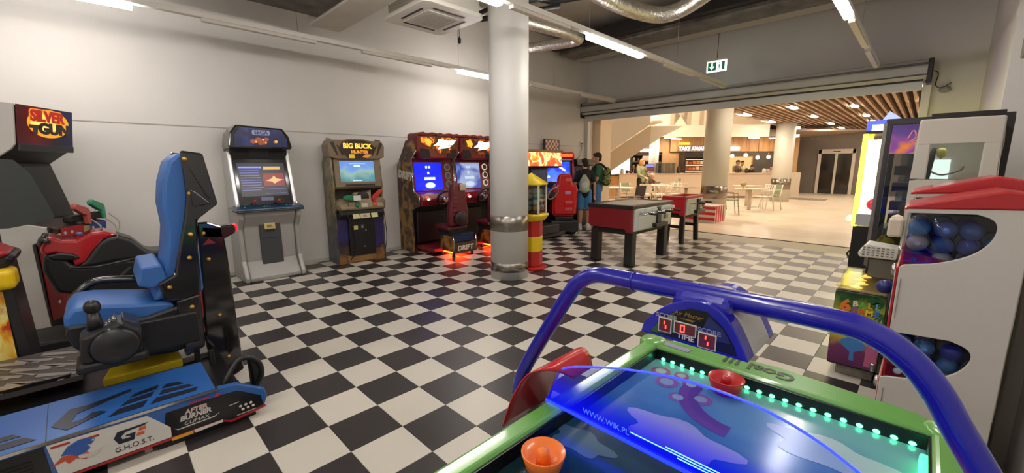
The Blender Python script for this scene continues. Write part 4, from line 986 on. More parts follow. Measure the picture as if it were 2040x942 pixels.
p.text('SILVER', .125, emi('b81c0c', .9), t, 0, .245, .019, sx=1.0, off=.007, ext=.002)
p.text('SILVER', .125, emi('ff8a28', 1.1), t, -.004, .249, .016, sx=1.0, off=.012, ext=.001)
p.text('GUN', .125, emi('3a2a24', .3), t, .07, .14, .019, sx=1.25, off=.008, ext=.002)
b = MB(); p.poly(b, [(-.2, .17), (-.08, .17), (-.06, .15), (-.11, .14), (-.12, .09), (-.16, .09), (-.16, .14), (-.2, .14)], .017, .021); b.build('pistol_emblem', mat('4a3a30', .4), mq)
p.rect(MB(), -.298, .298, -.06, -.0, -.0, .02).build('lower_hood', mat('2a2c30', .35), t, .006)
q = PL(0, .075, .985, 13.2)
q.rect(MB(), -.285, .285, .02, .5, .0, .006).build('monitor_glass', mat('0a0a0c', .15), t)
MB().prism([(.05, .8), (-.16, .86), (-.17, .94), (.06, 1.0)], -.3, .3).build('control_deck', mat('33231f', .45), t, .012)
q = PL(0, -.172, .87, -4)
for a0, a1, c in ((-.29, -.02, 'a01c24'), (.06, .29, '20408a')): q.rect(MB(), a0, a1, -.02, .065, 0, .006).build('deck_plate', mat(c, .4), t, .004)
q.rect(MB(), -.02, .06, -.03, .05, .0, .008).build('wood_plate', mat('a08560', .5), t)
for x in (-.25, -.17, .1, .2): q.disc(MB(), x, .02, .014, .006, .01, 10).build('screw', mat('c9c4b8', .4), t)
q = PL(0, -.002, .15, 0)
q.rect(MB(), -.3, .2, -.05, .64, 0, .008).build('front_panel', mat('8a1a20', .4, noise=.2, nscale=6), t, .004)
b = MB()
random.seed(21)
for k in range(16): a_, c_ = random.uniform(-.2, .02), random.uniform(.14, .4); q.poly(b, [(a_ + random.uniform(.02, .05) * math.cos(j * PI / 3), c_ + random.uniform(.02, .06) * math.sin(j * PI / 3)) for j in range(6)], .008, .010)
b.build('white_drawing', mat('b8b0b0', .5), t)
for a_, c_ in ((-.22, .56), (-.2, .1), (.1, .08)): q.disc(MB(), a_, c_, .016, .008, .012, 10).build('screw', mat('c9c4b8', .4), t)
b = MB(); b.lathe([(0, -.03), (.055, -.03), (.06, 0)], 14, (-.27, -.14, .84), 'y')
for k in range(7): b.xf((-.27 + .065 * math.cos(k * .9), -.15, .84 + .065 * math.sin(k * .9)), (0, 0, 0)); b.ell((0, 0, 0), .014, 6, 4)
b.x = None; b.build('token_emblem', mat('8a8f70', .5), t)
gun(t, mat('2a8a6a', .4), .26, -.16, 1.07, (0, R(20), R(5)))
gun(t, mat('b0524a', .4), -.02, -.2, 1.05, (0, R(20), R(5)))
MB().box(.12, .3, -.16, -.08, .96, 1.03).build('holster', BLACKM, t, .02)
MB().box(-.14, .02, -.17, -.1, .96, 1.03).build('holster', BLACKM, t, .02)
for x0, z0 in ((.36, 1.0), (.3, .96), (.08, .98)): MB().tube(bez([(x0, -.18, z0), (x0 + .06, -.22, z0 - .1), (x0 + .02, -.2, z0 - .24), (x0 - .08, -.18, .84)], 6), .007, 6).build('gun_cable', mat('b8b2a4', .4), t)
# ---- red motorbike ride
t = thing('motorbike_ride', 'red and black motorbike ride seen past the blue racing seat', 'arcade machine', (-4.85, 0, 0))
def shell(nm, pts, w_, m, bev, seg=4):
    o = MB().prism(pts, -w_, w_).build(nm, m, t, bev, seg); return o
shell('tank', [(-.379, .851), (-.323, .949), (-.263, .91), (-.184, .899), (-.094, .949), (-.021, .953), (.063, .914), (-.031, .879), (-.099, .797), (-.152, .715), (-.211, .684), (-.228, .768), (-.302, .812), (-.369, .799)], .15, mat('a0161c', .18, coat=.8), .022)
shell('saddle', [(-.211, .674), (-.148, .735), (-.061, .862), (.0, .9), (.063, .91), (.14, .867), (.233, .748), (.35, .744), (.382, .716), (.343, .676), (.239, .657), (.086, .69), (-.128, .667)], .145, mat('1b1a1a', .4), .03)
shell('engine_fairing', [(-.368, .80), (-.277, .804), (-.224, .70), (-.128, .677), (.084, .705), (.239, .657), (.279, .422), (.01, .347), (-.338, .5), (-.384, .683)], .155, mat('141416', .4), .03)
b = MB(); b.prism([(-.35, .80), (-.28, .815), (-.2, .79), (-.17, .75), (-.24, .74), (-.33, .76)], -.166, .166); b.build('air_intake', mat('0b0b0c', .4), t, .015)
for k in range(3): MB().slab([(.15, .02 + k * .085, .56), (.15, .09 + k * .085, .63), (.15, .115 + k * .085, .63), (.15, .045 + k * .085, .56)], .02).build('cooling_fin', mat('4a4a4e', .35, .5), t)
MB().tube([(.14, -.3, .69), (.155, -.1, .665), (.15, .15, .70)], .012, 6).build('fairing_trim', mat('3a3a3c', .25, .6), t)
MB().tube([(.12, -.2, .32), (.14, .15, .36), (.15, .38, .44)], .03, 8).build('exhaust', mat('3a3a3c', .3, .7), t)
MB().prism([(-.3, .28), (.45, .36), (.5, .4), (.4, .43), (-.25, .35)], -.2, .22).build('red_swing_arm', mat('b0161c', .3, coat=.4), t, .02)
MB().box(-.25, .22, -.6, .6, 0, .14).build('platform', BLACKM, t, .02)
MB().box(-.07, .07, -.2, .3, .14, .36).build('support', BLACKM, t, .01)
MB().prism([(.42, .1), (.55, .1), (.6, .5), (.5, .55)], -.25, .25).build('rear_guard', mat('8e1218', .3), t, .02)
for s in (-1, 1): MB().tube([(s * .05, -.38, .88), (s * .15, -.36, .93), (s * .25, -.32, .91)], .016, 8).build('handlebar', BLACK, t)
MB().lathe([(0, .01), (.018, .008), (.02, -.01)], 10, (.02, -.16, .935)).build('blue_button', mat('4a78b8', .3), t)
# ---- console with yellow tray at the left frame edge
t = thing('ride_console', 'console with yellow tray and orange artwork at far left edge', 'arcade machine', (-4.13, -.635, 0))
MB().box(-.3, .12, -.35, .15, 0, .7).build('body', mat('17171a', .5), t, .01)
o = MB().box(.12, .14, -.35, .13, .02, .7).build('art_panel', art([(0, '6a1010'), (.38, 'b83a14'), (.5, 'e8b02a'), (.6, 'ece08a'), (.72, 'd86a1a'), (1, '8a1a1a')], 6, .35, seed=1), t)
MB().box(.02, .22, -.4, .2, .72, .85).build('tray', mat('e0b90c', .35), t, .035, seg=4)
MB().lathe([(0, 0), (.03, .0), (.035, .012)], 14, (.225, .08, .78), 'x').build('tray_recess', mat('a88a10', .5), t)
MB().prism([(-.35, .85), (.18, .85), (.22, .92), (.05, 1.0), (-.35, 1.05)], -.2, .16).build('cowl', mat('1a1a1c', .4), t, .03)
MB().prism([(-.3, .98), (.1, .9), (.2, .94), (.12, 1.0), (-.3, 1.08)], -.1, .2).build('red_cowl', mat('9a1a22', .3, coat=.4), t, .02)
MB().prism([(.15, 0), (.2, 0), (.17, .85), (.12, .9)], -.28, .14).build('side_plate', mat('202022', .4), t, .005)
MB().box(-.38, .1, .2, .42, 0, .10).build('foot_plate', BLACKM, t, .01)
MB().prism([(-.2, 1.04), (.15, 1.04), (.36, 1.08), (.375, 1.11), (.295, 1.425), (.23, 1.52), (-.2, 1.56)], -.45, -.435).build('wind_shield', glass('5c605e', .1, haze=.6, hazecol='474c4a'), t)
MB().box(-.47, -.42, -.1, .1, .9, 1.06).build('shield_bracket', BLACKM, t, .01)
# ---- blue motion seat
t = thing('motion_simulator', 'blue seated motion simulator with G.H.O.S.T. side panel in left foreground', 'arcade machine', (-3.3, 0, 0))
BLU = mat('285a9e', .32, coat=.3, noise=.04, nscale=3); SEATB = mat('2f62a6', .45, noise=.05, nscale=6); CARB = mat('17171a', .16, coat=.7)
MB().box(-.66, .6, -1.5, .45, .06, .2).build('deck', mat('121214', .35), t, .01)
sk = [(-1.5, .05), (.1, .055), (.32, .055), (.37, .03), (.545, .05), (.565, .1), (.555, .15), (.42, .235), (.33, .245), (-1.5, .24)]
MB().prism(sk, .6, .638).build('side_skirt', BLU, t, .006)
MB().prism([(y, z) for y, z in ((.08, .06), (.32, .06), (.37, .035), (.54, .055), (.53, .12), (.42, .195), (.33, .2), (.1, .2))], .636, .641).build('black_panel', mat('101116', .3), t)
MB().prism([(-1.5, .05), (-.31, .05), (-.32, .225), (-1.5, .23)], .636, .641).build('black_panel', mat('141416', .4), t)
b = MB()
for k in range(7): b.box(.641, .643, -.6, -.36, .07 + k * .018, .076 + k * .018)
b.build('vent_slot', mat('000000', .8), t)
MB().prism([(-.29, .06), (.11, .06), (.112, .115), (.03, .218), (-.312, .23)], .638, .643).build('white_panel', mat('d4d2cc', .4), t)
MB().prism([(-1.5, .045), (.33, .045), (.375, .02), (.55, .042), (.55, .052), (.375, .032), (.33, .056), (-1.5, .056)], .636, .645).build('red_edge', mat('a02428', .4), t)
MB().prism([(-1.5, .235), (.33, .236), (.33, .25), (-1.5, .249)], .61, .648).build('silver_edge', CHROME, t)
top = [(-1.5, .247, .64), (.32, .252, .64), (.31, .285, .28), (-1.5, .28, .28)]
MB().slab([(x, y, z) for y, z, x in top], .02).build('top_plate', BLU, t)
def TP(x, y, o=0.002): return (x, y, .2475 + (.64 - x) * .0917 + (y + 1.5) * .00276 + o)
DK = mat('1a2130', .35)
def plate_art(polys, m, o=.002):
    b = MB()
    for pg in polys:
        n = len(pg); b.add([TP(x, y, o) for x, y in pg] + [TP(x, y, o - .003) for x, y in pg], [list(range(n)), list(range(2 * n - 1, n - 1, -1))] + [(i, (i + 1) % n, n + (i + 1) % n, n + i) for i in range(n)])
    b.build('plate_graphic', m, t)
gl = [(.53, -.297), (.41, -.239), (.42, -.178), (.375, -.011), (.40, -.012), (.46, -.17), (.475, -.215), (.545, -.235), (.54, -.19), (.505, -.16), (.515, -.13), (.54, -.11), (.60, -.246)]
plate_art([gl, [(.60, -.107), (.55, -.07), (.545, .045), (.60, .022)], [(.53, -.06), (.49, -.03), (.48, .075), (.52, .06)], [(.47, -.02), (.44, .0), (.42, .1), (.455, .09)],
           [(.6, .05), (.55, .08), (.57, .254), (.6, .24)], [(.53, .09), (.49, .11), (.51, .22), (.54, .235)], [(.47, .11), (.435, .13), (.45, .18), (.485, .2)],
           [(.6, -.62), (.55, -.62), (.55, -.38), (.6, -.34)], [(.53, -.62), (.49, -.62), (.49, -.42), (.53, -.39)]], DK)
plate_art([[(.64, -.308), (.28, -.315), (.28, -.318), (.64, -.311)]], mat('101a30', .4))
def side_text(s, size, m, y, z, **k): return text(s, size, m, t, (.6435 if k.pop('w', 1) else .6415, y, z), (PI / 2, 0, PI / 2), **k)
side_text('G.H.O.S.T.', .036, mat('1a1a1c', .4), -.03, .091, sx=.92)
def side_poly(pts, m, x=.6435, nm='panel_graphic'):
    return MB().prism(pts, x - .001, x + .0015).build(nm, m, t)
side_poly([(-.1, .155), (-.085, .185), (.03, .187), (.015, .177), (-.055, .174), (-.075, .155), (-.07, .14), (-.04, .138), (-.045, .148), (-.06, .15), (-.055, .157), (-.02, .157), (-.03, .12), (-.085, .12)], mat('1c2434', .4))
side_poly([(-.005, .172), (.02, .172), (.017, .155), (-.01, .155)], mat('c85a38', .4)); side_poly([(-.015, .148), (.012, .148), (.009, .132), (-.02, .132)], mat('c85a38', .4))
for y0, y1, z in ((-.3, -.24, .208), (-.21, -.145, .2)): side_poly([(y0, z), (y1, z - .002), (y1, z + .008), (y0, z + .01)], mat('a03030', .4))
fl = side_poly([(-.31, .12), (-.27, .155), (-.25, .15), (-.23, .165), (-.2, .15), (-.18, .12), (-.2, .105), (-.23, .125), (-.255, .11), (-.265, .13)], mat('b8482a', .4)); fl.name = 'flame_emblem'
shk = side_poly([(-.275, .16), (-.25, .195), (-.215, .21), (-.175, .205), (-.16, .19), (-.175, .172), (-.19, .178), (-.18, .155), (-.2, .14), (-.225, .135), (-.245, .155)], mat('2a54a0', .4), .645); shk.name = 'shark_emblem'
side_poly([(-.225, .14), (-.175, .125), (-.14, .14), (-.15, .12), (-.18, .105), (-.22, .12)], mat('c9c4ba', .4), .645)
side_poly([(-.17, .196), (-.162, .19), (-.172, .187)], WHITE, .647)
LT = mat('c9c6c4', .35)
side_text('AFTER', .036, mat('d4b8b4', .35), .225, .168, w=0, sx=.95, off=.0015, shear=.2)
side_text('BURNER', .036, LT, .22, .138, w=0, sx=1.0, off=.0015, shear=.2)
side_text('CLIMAX', .027, LT, .222, .107, w=0, sx=1.15, shear=.2)
side_poly([(.125, .1), (.14, .085), (.3, .088), (.325, .105), (.3, .093), (.14, .09)], LT, .6418)
side_poly([(.11, .038), (.2, .038), (.2, .056), (.11, .056)], mat('d89a28', .4), .6455); side_poly([(.205, .038), (.335, .042), (.335, .056), (.205, .056)], WHITE, .6455)
side_poly([(.0, .0), (.03, .0), (.03, .02), (.015, .028), (.0, .02)], mat('c8a0a8', .4), .6)
b = MB()
for k in range(6): b.lathe([(0, .0), (.008, 0), (.008, .003), (0, .003)], 8, (.641, .425 + (k % 3) * .026 + (k // 3) * .01, .095 - (k // 3) * .022 + (k % 3) * .001), 'x')
b.build('white_dot', WHITE, t)
for y0, y1, z in ((.37, .42, .12), (.4, .5, .045)): side_poly([(y0, z), (y1, z + .004), (y1, z + .008), (y0, z + .004)], mat('b8b4b0', .4), .6418)
side_poly([(.31, .20), (.32, .225), (.345, .205)], mat('a02848', .4)); side_poly([(.2, .205), (.29, .208), (.29, .22), (.2, .217)], mat('8a3050', .4))
MB().box(.2, .62, .05, .5, 0, .06).build('undercarriage', BLACKM, t)
for y in (-1.2, .36): MB().lathe([(.05, 0), (.05, .02), (.02, .03), (.02, .06)], 14, (.55, y, 0)).build('foot', BLACKM, t)
# floor of the cockpit and yellow step
fp = MB().slab([(-.6, -1.5, .26), (-.0, -1.5, .26), (-.0, -.2, .26), (-.6, -.2, .26)], -.03).build('foot_plate', mat('4f4a47', .4, .3), t)
b = MB(); random.seed(9)
for k in range(18):
    y0 = -.38 - (k // 3) * .11; x0 = -.57 + (k % 3) * .19 + .03 * (k % 2)
    b.add([(x0, y0, .2925), (x0 + .12, y0 + .16, .2925), (x0 + .15, y0 + .15, .2925), (x0 + .05, y0 - .01, .2925)], [(0, 1, 2, 3)])
    b.add([(x0 + .02, y0 + .1, .2925), (x0 + .16, y0 + .22, .2925), (x0 + .17, y0 + .2, .2925)], [(0, 1, 2)])
b.build('plate_stripes', mat('9a9490', .35, .4), fp, solid=.002)
MB().prism([(-1.5, .29), (-.25, .29), (-.24, .31), (-1.5, .31)], -.02, .0).build('plate_lip', CHROME, t)
MB().slab([(.17, -.12, .29), (.02, -.07, .32), (-.05, .22, .32), (.17, .235, .29)], -.05).build('yellow_step', mat('b5a01e', .45, noise=.08, nscale=10), t, .006)
MB().box(-.6, .02, .24, .45, .2, .24).build('rear_plate', mat('8e8c88', .4, .4), t, .005)
MB().box(.1, .13, .3, .33, .2, .34).build('lever', BLACKM, t, .005); MB().box(.2, .23, .36, .39, .22, .32).build('lever', BLACKM, t, .005)
# seat
MB().prism([(-.22, .63), (-.215, .69), (-.18, .735), (-.1, .735), (-.02, .72), (.1, .695), (.22, .68), (.24, .64), (.1, .6), (-.1, .62)], -.2, .22, 'x', True).build('seat_cushion', SEATB, t, .02)
MB().prism([(-.22, .60), (-.21, .65), (-.05, .64), (.1, .62), (.3, .66), (.32, .38), (.2, .36), (-.1, .4), (-.2, .52)], -.21, .225).build('seat_base', mat('141519', .4), t, .02)
MB().tube(bez([(-.23, -.2, .68), (-.235, -.1, .77), (-.235, .05, .76), (-.23, .22, .72)], 6), .025, 8).build('seat_rim', CARB, t)
bk = [(.14, .69), (.20, .82), (.235, 1.0), (.25, 1.1), (.243, 1.25), (.262, 1.38), (.3, 1.5), (.345, 1.545), (.385, 1.54), (.385, .7)]
MB().prism(bk, -.19, .2, 'x', True).build('back_cushion', SEATB, t, .03)
MB().prism([(.085, .80), (.11, .905), (.2, .91), (.22, .82), (.15, .77)], -.23, .225).build('lumbar_wing', SEATB, t, .012)
sh = [(.355, 1.56), (.46, 1.545), (.505, 1.24), (.395, 1.155), (.375, .95), (.37, .76), (.36, .70), (.28, .68), (.19, .69), (.17, .80), (.25, .84), (.29, 1.0), (.33, 1.16), (.355, 1.3)]
for s in (-.215, .225): MB().prism(sh, s - .025, s + .02).build('seat_shell', CARB, t, .012)
MB().prism([(.37, 1.54), (.45, 1.53), (.49, 1.24), (.39, 1.16), (.37, .7), (.34, .7)], -.2, .2).build('shell_back', CARB, t, .01)
MB().prism([(.37, 1.34), (.4, 1.32), (.47, 1.245), (.38, 1.23)], .24, .262).build('shell_rib', BLACKG, t, .006)
MB().prism([(.38, 1.47), (.46, 1.3), (.47, 1.27), (.45, 1.29)], .24, .256).build('shell_rib', BLACKG, t, .004)
MB().prism([(.24, .68), (.36, .70), (.35, .36), (.25, .32)], .14, .24).build('seat_bracket', CARB, t, .012)
for y, z in ((.37, 1.51), (.372, 1.31), (.35, 1.07), (.33, .93), (.22, .77), (.31, .63), (.3, .50)): MB().lathe([(0, .012), (.01, .01), (.014, 0)], 10, (.245, y, z), 'x').build('brass_bolt', GOLD, t)
# stand behind the seat
po = [(.405, 1.12), (.46, 1.12), (.535, 1.085), (.545, .9), (.56, .08), (.50, .05), (.40, .1), (.37, .3), (.40, .9)]
MB().prism(po, .06, .1).build('support_post', mat('1e1c1c', .1, coat=.8), t, .01)
MB().prism([(.42, 1.1), (.52, 1.085), (.60, 1.09), (.615, 1.06), (.6, 1.03), (.54, 1.0), (.42, 1.02)], .0, .1).build('tail_fin', CARB, t, .012)
MB().box(.02, .08, .605, .622, 1.045, 1.085).build('tail_light', emi('ff1018', 3), t, .004)
MB().prism([(.42, .975), (.455, 1.015), (.49, .98)], .1, .103).build('red_mark', mat('8a2028', .4), t)
MB().prism([(.39, .1), (.42, .1), (.42, .75), (.40, .75)], -.3, -.26).build('red_strut', mat('8a1a22', .3), t, .006)
for y, z in ((.43, 1.05), (.44, .88), (.46, .5), (.48, .2)): MB().lathe([(0, .012), (.01, .01), (.014, 0)], 10, (.1, y, z), 'x').build('brass_bolt', GOLD, t)
# throttle box and stick
b = MB(); b.prism([(-.17, .49), (.06, .49), (.07, .62), (.0, .69), (-.08, .66), (-.16, .64)], .3, .46); b.build('throttle_box', mat('17181b', .35), t, .02)
MB().lathe([(0, .02), (.085, .018), (.1, 0)], 22, (.46, -.04, .56), 'x').build('throttle_disc', mat('1c1d20', .3), t)
for k in range(3): MB().tube([(.32, -.06 + k * .015, .66 + k * .012), (.42, -.06 + k * .015, .66 + k * .012)], .012, 8).build('throttle_ring', mat('8a8a8c', .25, .8), t)
MB().prism([(-.0, .62), (.07, .6), (.06, .66), (.0, .7)], .3, .45).build('throttle_wing', mat('232a3c', .3), t, .01)
j = MB().cyl((.38, -.1, .64), (.38, -.1, .74), .035, 12, .022).build('stick', BLACK, t)
MB().ell((.38, -.1, .765), (.034, .034, .038), 14, 10).build('stick_knob', mat('101012', .35), j)
MB().box(.28, .47, -.19, .08, .45, .50).build('throttle_mount', mat('101114', .45), t, .015)
MB().box(.02, .26, .05, .33, .41, .6).build('electronics_box', mat('131417', .45), t, .01)
# hoop handle at the tail
hp = bez([(.54, .37, .2), (.53, .40, .25), (.5, .46, .315), (.5, .52, .315), (.5, .57, .26), (.5, .575, .18), (.5, .53, .09)], 6)
MB().tube(hp, .016, 10).build('hoop_handle', BLACK, t)
MB().prism([(.52, .31), (.565, .29), (.585, .2), (.56, .1), (.525, .09)], .42, .5).build('hoop_pad', mat('121214', .3), t, .012)
MB().tube(bez([(.0, .42, .32), (.1, .4, .3), (.05, .36, .42), (-.02, .42, .5)], 6), .012, 8).build('cable_loom', BLACKM, t)
# ------------------------------------------------------------------ football tables
def foosball(label, loc, w, l, h, red, kind):
    t = thing('football_table', label, 'football table', loc, 0)
    x, y = w / 2, l / 2; lo = .55 if kind else .52
    RB = mat(red, .35, noise=.04, nscale=3); WP = mat('cfd2d0', .4)
    for s in (-1, 1):
        MB().prism([(-x, lo + .06), (-x + .05, lo + .03), (x - .12, lo + .03), (x - .08, lo - .02), (x, lo - .02), (x, h - .05), (-x, h - .05)], s * y - .03, s * y + .03, 'y').build('end_panel', RB, t, .015)
    for s in (-1, 1):
        MB().box(s * x - .02, s * x + .02, -y + .03, y - .03, lo, h - .05).build('side_panel', WP, t, .012)
    MB().box(-x + .04, x - .04, -y + .04, y - .04, lo - .06, lo + .1).build('tray_body', BLACKM, t, .01)
    for sx in (-1, 1):
        for sy in (-1, 1):
            b = MB(); cx, cy = sx * (x - .08), sy * (y - .1); fx, fy = (cx + sx * .02 * kind, cy + sy * .03 * kind); a = .065 - .025 * kind
            b.add([(fx - a, fy - a, 0), (fx + a, fy - a, 0), (fx + a, fy + a, 0), (fx - a, fy + a, 0), (cx - a, cy - a, lo), (cx + a, cy - a, lo), (cx + a, cy + a, lo), (cx - a, cy + a, lo)],
                  [(3, 2, 1, 0), (4, 5, 6, 7), (0, 1, 5, 4), (1, 2, 6, 5), (2, 3, 7, 6), (3, 0, 4, 7)])
            b.build('leg', BLACK, t, .012)
    if kind:
        for s in (-1, 1): MB().box(-x + .06, x - .06, s * (y - .12) - .02, s * (y - .12) + .02, .28, .34).build('stretcher', BLACK, t, .006)
    fr = MB(); fr.box(-x - .015, x + .015, -y - .04, -y + .05, h - .06, h); fr.box(-x - .015, x + .015, y - .05, y + .04, h - .06, h); fr.box(-x - .015, -x + .06, -y, y, h - .06, h); fr.box(x - .06, x + .015, -y, y, h - .06, h)
    fr.build('top_frame', BLACK if not kind else RB, t, .012)
    if not kind:
        MB().box(-x + .06, x - .06, -y + .05, y - .05, h - .03, h - .012).build('glass_top', mat('a39684', .45), t)
        for k in range(6):
            MB().box(x + .015, x + .06, -y + .16 + k * .2, -y + .24 + k * .2, h - .115, h - .07).build('score_peg', WP, t, .006)
    MB().box(-x + .06, x - .06, -y + .05, y - .05, lo + .1, lo + .12).build('pitch', mat('2a6a3a', .5), t)
    for k in range(8 if kind == 0 else 4):
        yy = -y + .15 + k * (l - .3) / (7 if kind == 0 else 3); s = 1 if k % 2 else -1
        r_ = MB().cyl((-x - .12, yy, h - .13), (x + .12, yy, h - .13), .008, 8).build('rod', CHROME, t)
        MB().lathe([(.012, 0), (.017, .03), (.016, .1), (.01, .13), (0, .13)], 10, (s * (x + .1) if s > 0 else -(x + .23), yy, h - .13), 'x').build('handle', BLACK, r_)
        b = MB()
        for q in (-.2, 0, .2): b.box(q * w - .012, q * w + .012, yy - .015, yy + .015, lo + .13, h - .1)
        b.build('player', mat('b83030' if s > 0 else '3048a0', .4), r_)
    yy = .12
    MB().box(x + .02, x + .05, yy - .06, yy + .06, lo + .02, h - .06).build('slide_bracket', BLACK, t, .008)
    MB().box(x + .02, x + .1, yy - .2, yy + .2, lo + .02, lo + .08).build('coin_slide', BLACK, t, .008)
    MB().box(x + .02, x + .035, -y + .12, yy - .1, lo + .02, h - .17).build('ball_door', WP, t, .012)
    MB().box(x + .02, x + .06, yy + .2, yy + .28, lo + .12, lo + .18).build('lock', STEEL, t, .008)
    return t
foosball('large wine red football table with white side and glass top in mid room', (-3.255, 5.945, 0), .74, 1.24, .9, '7a1622', 0)
foosball('smaller bright red football table behind the large one near striped plinth', (-3.27, 7.98, 0), .42, .82, .9, 'b41c24', 1)
# ------------------------------------------------------------------ air hockey table in the right foreground
t = thing('air_hockey_table', 'green rimmed air hockey table with blue tube gantry in foreground', 'air hockey table', (-.30, .75, 0))
GRE = mat('639f4a', .28, coat=.4); TB_ = mat('16139a', .25, coat=.35)
xl, xr, yf, yn = -.45, .457, .83, -.82
def rail(pts, nm='rail'): return MB().prism(pts[0], pts[1], pts[2], pts[3]).build(nm, GRE, t, .014, 3)
rail(([(xl, .69), (xl + .065, .69), (xl + .065, .75), (xl, .75)], yn, yf - .02, 'y')); rail(([(xr, .69), (xr - .065, .69), (xr - .065, .75), (xr, .75)], yn, yf - .02, 'y'))
MB().prism([(xl, yf - .075), (xr, yf - .075), (xr, yf - .02), (xr - .1, yf + .035), (0, yf + .07), (xl + .1, yf + .03), (xl, yf - .02)], .69, .75, 'z').build('end_rail', GRE, t, .014, 3)
MB().prism([(xl, yn), (xr, yn), (xr, yn - .06), (xl, yn - .06)], .69, .75, 'z').build('end_rail', GRE, t, .014, 3)
for x in (xl + .03, xr - .03): MB().lathe([(.055, .69), (.055, .745), (.045, .757), (0, .757)], 20, (x, yf - .03, 0)).build('corner_cap', GRE, t)
PFM = art([(0, '0a1e22'), (.3, '12363e'), (.42, '1f4e60'), (.5, '2f6a80'), (.58, '4a84a0'), (.68, '6aa4b0'), (.8, '7ab8b4'), (1, '8cc8bc')], 2.6, .16, axis=(1, -.15, .85, .74), seed=6, warp=.8)
MB().box(xl + .06, xr - .06, yn, yf - .075, .67, .70).build('playfield', PFM, t)
b = MB()
for s, m in ((xl + .066, 0), (xr - .066, 0)): b.box(s - .004, s + .004, yn, yf - .08, .70, .74)
b.box(xl + .066, xr - .066, yf - .084, yf - .076, .70, .74); b.build('cushion', mat('08090a', .3), t)
def leds(c, spots, r):
    p_ = None
    for s_ in spots:
        o = MB().ell((0, 0, 0), r, 8, 5).build('led', c) if p_ is None else p_.copy()
        if p_ is not None: C.objects.link(o)
        p_ = o; o.parent = t; o.location = s_
leds(emi('58ffb4', 7), [(xl + .10 + k * (.71 / 19), yf - .086, .708) for k in range(20)], (.0085, .005, .006))
MB().box(xr - .085, xr - .0655, .52, .66, .702, .735).build('led_glow', emi('3dff86', 3.5), t, .006)  # glowing block stands in for the blurred reflection of the LED row
leds(emi('4dff8c', 6), [(xr - .075, yf - .17 - k * .045, .71) for k in range(22)], (.006, .012, .008))
MB().prism([(xl, yn), (xr, yn), (xr, yf), (xl, yf)], .48, .69, 'z').build('cabinet', mat('244a9a', .35), t, .02)
for sx in (xl + .12, xr - .12):
    for sy in (yn + .15, yf - .25): MB().box(sx - .07, sx + .07, sy - .07, sy + .07, 0, .48).build('leg', BLUE, t, .015)
random.seed(4)
def flat_disc(mb, x, y, r, z, n=14, a=1.0): mb.add([(x + r * math.cos(2 * PI * k / n), y + r * a * math.sin(2 * PI * k / n), z) for k in range(n)], [tuple(range(n))])
for x, y, r in ((-.27, .60, .04), (-.2, .64, .03), (-.14, .57, .036), (-.32, .66, .035), (-.2, .53, .03), (-.25, .68, .026)): b = MB(); flat_disc(b, x, y, r, .7012); b.build('bubble_print', mat('8a5a7a', .3), t)
for x, y, r in ((-.27, .60, .024), (-.2, .64, .018), (-.14, .57, .02), (-.32, .66, .02), (-.2, .53, .018), (-.25, .68, .015)): b = MB(); flat_disc(b, x, y, r, .7018); b.build('bubble_print', mat('93acac', .3), t)
def blob(pts, z, c, nm): MB().add([(x, y, z) for x, y in pts], [tuple(range(len(pts)))]).build(nm, mat(c, .2), t)
def ring(cx, cy, r0, r1, a0, a1, c, z):
    pts = [(cx + r1 * math.cos(R(a)), cy + r1 * math.sin(R(a))) for a in range(a0, a1 + 1, 10)] + [(cx + r0 * math.cos(R(a)), cy + r0 * math.sin(R(a))) for a in range(a1, a0 - 1, -10)]
    blob(pts, z, c, 'rainbow_print')
for k, c in enumerate(('a83a34', 'c07830', 'a8a040', '3f8a4a')): ring(.42, .36, .17 - k * .03, .20 - k * .03, 100, 250, c, .7014)
for k, c in enumerate(('74487a', '684274')): ring(-.02, .62, .17 - k * .03, .2 - k * .03, 170, 270, c, .7013)
def cloud(cx, cy, k, c):
    pts = []
    for a in range(0, 360, 10): r = k * (1 + .16 * math.sin(R(a * 5)) + .1 * math.sin(R(a * 3 + 40))); pts.append((cx + r * 1.5 * math.cos(R(a)), cy + r * .8 * math.sin(R(a))))
    blob(pts, .7009, c, 'cloud_print')
cloud(-.12, .33, .1, 'a8a8cc'); cloud(.2, .55, .09, 'a8c4cc'); cloud(-.3, .12, .06, '3a5a62'); cloud(.3, .14, .1, '8a78a8'); cloud(-.2, -.1, .08, '2a4a52')
text('Goal !!!', .075, mat('1d3018', .4), t, (-.045, yf - .0, .7515), (0, 0, PI), ext=.0006, sx=1.0, off=.002)
MB().box(-.38, -.27, yf - .05, yf - .018, .75, .7525).build('rail_sticker', mat('8a86a0', .4), t)
# tube gantry
gp = [(-.77, .35, .56), (-.73, .35, .68), (-.595, .35, .91), (-.52, .35, 1.03), (-.475, .35, 1.085), (-.41, .35, 1.118), (-.3, .35, 1.122), (0, .35, 1.127), (.19, .35, 1.128), (.26, .35, 1.117), (.315, .35, 1.085), (.36, .35, 1.035), (.40, .35, .965), (.47, .35, .845), (.60, .35, .62), (.66, .35, .52)]
g = MB().tube(bez(gp, 5), .0265, 18).build('gantry', TB_, t)
MB().tube([(-.285, .35, 1.122), (-.279, .35, 1.1222)], .0285, 18).build('sleeve_joint', TB_, g)
for s in (-.755, .64): MB().box(min(s, math.copysign(.42, s)), max(s, math.copysign(.42, s)), .31, .39, .52, .58).build('gantry_bracket', BLACK, t, .01)
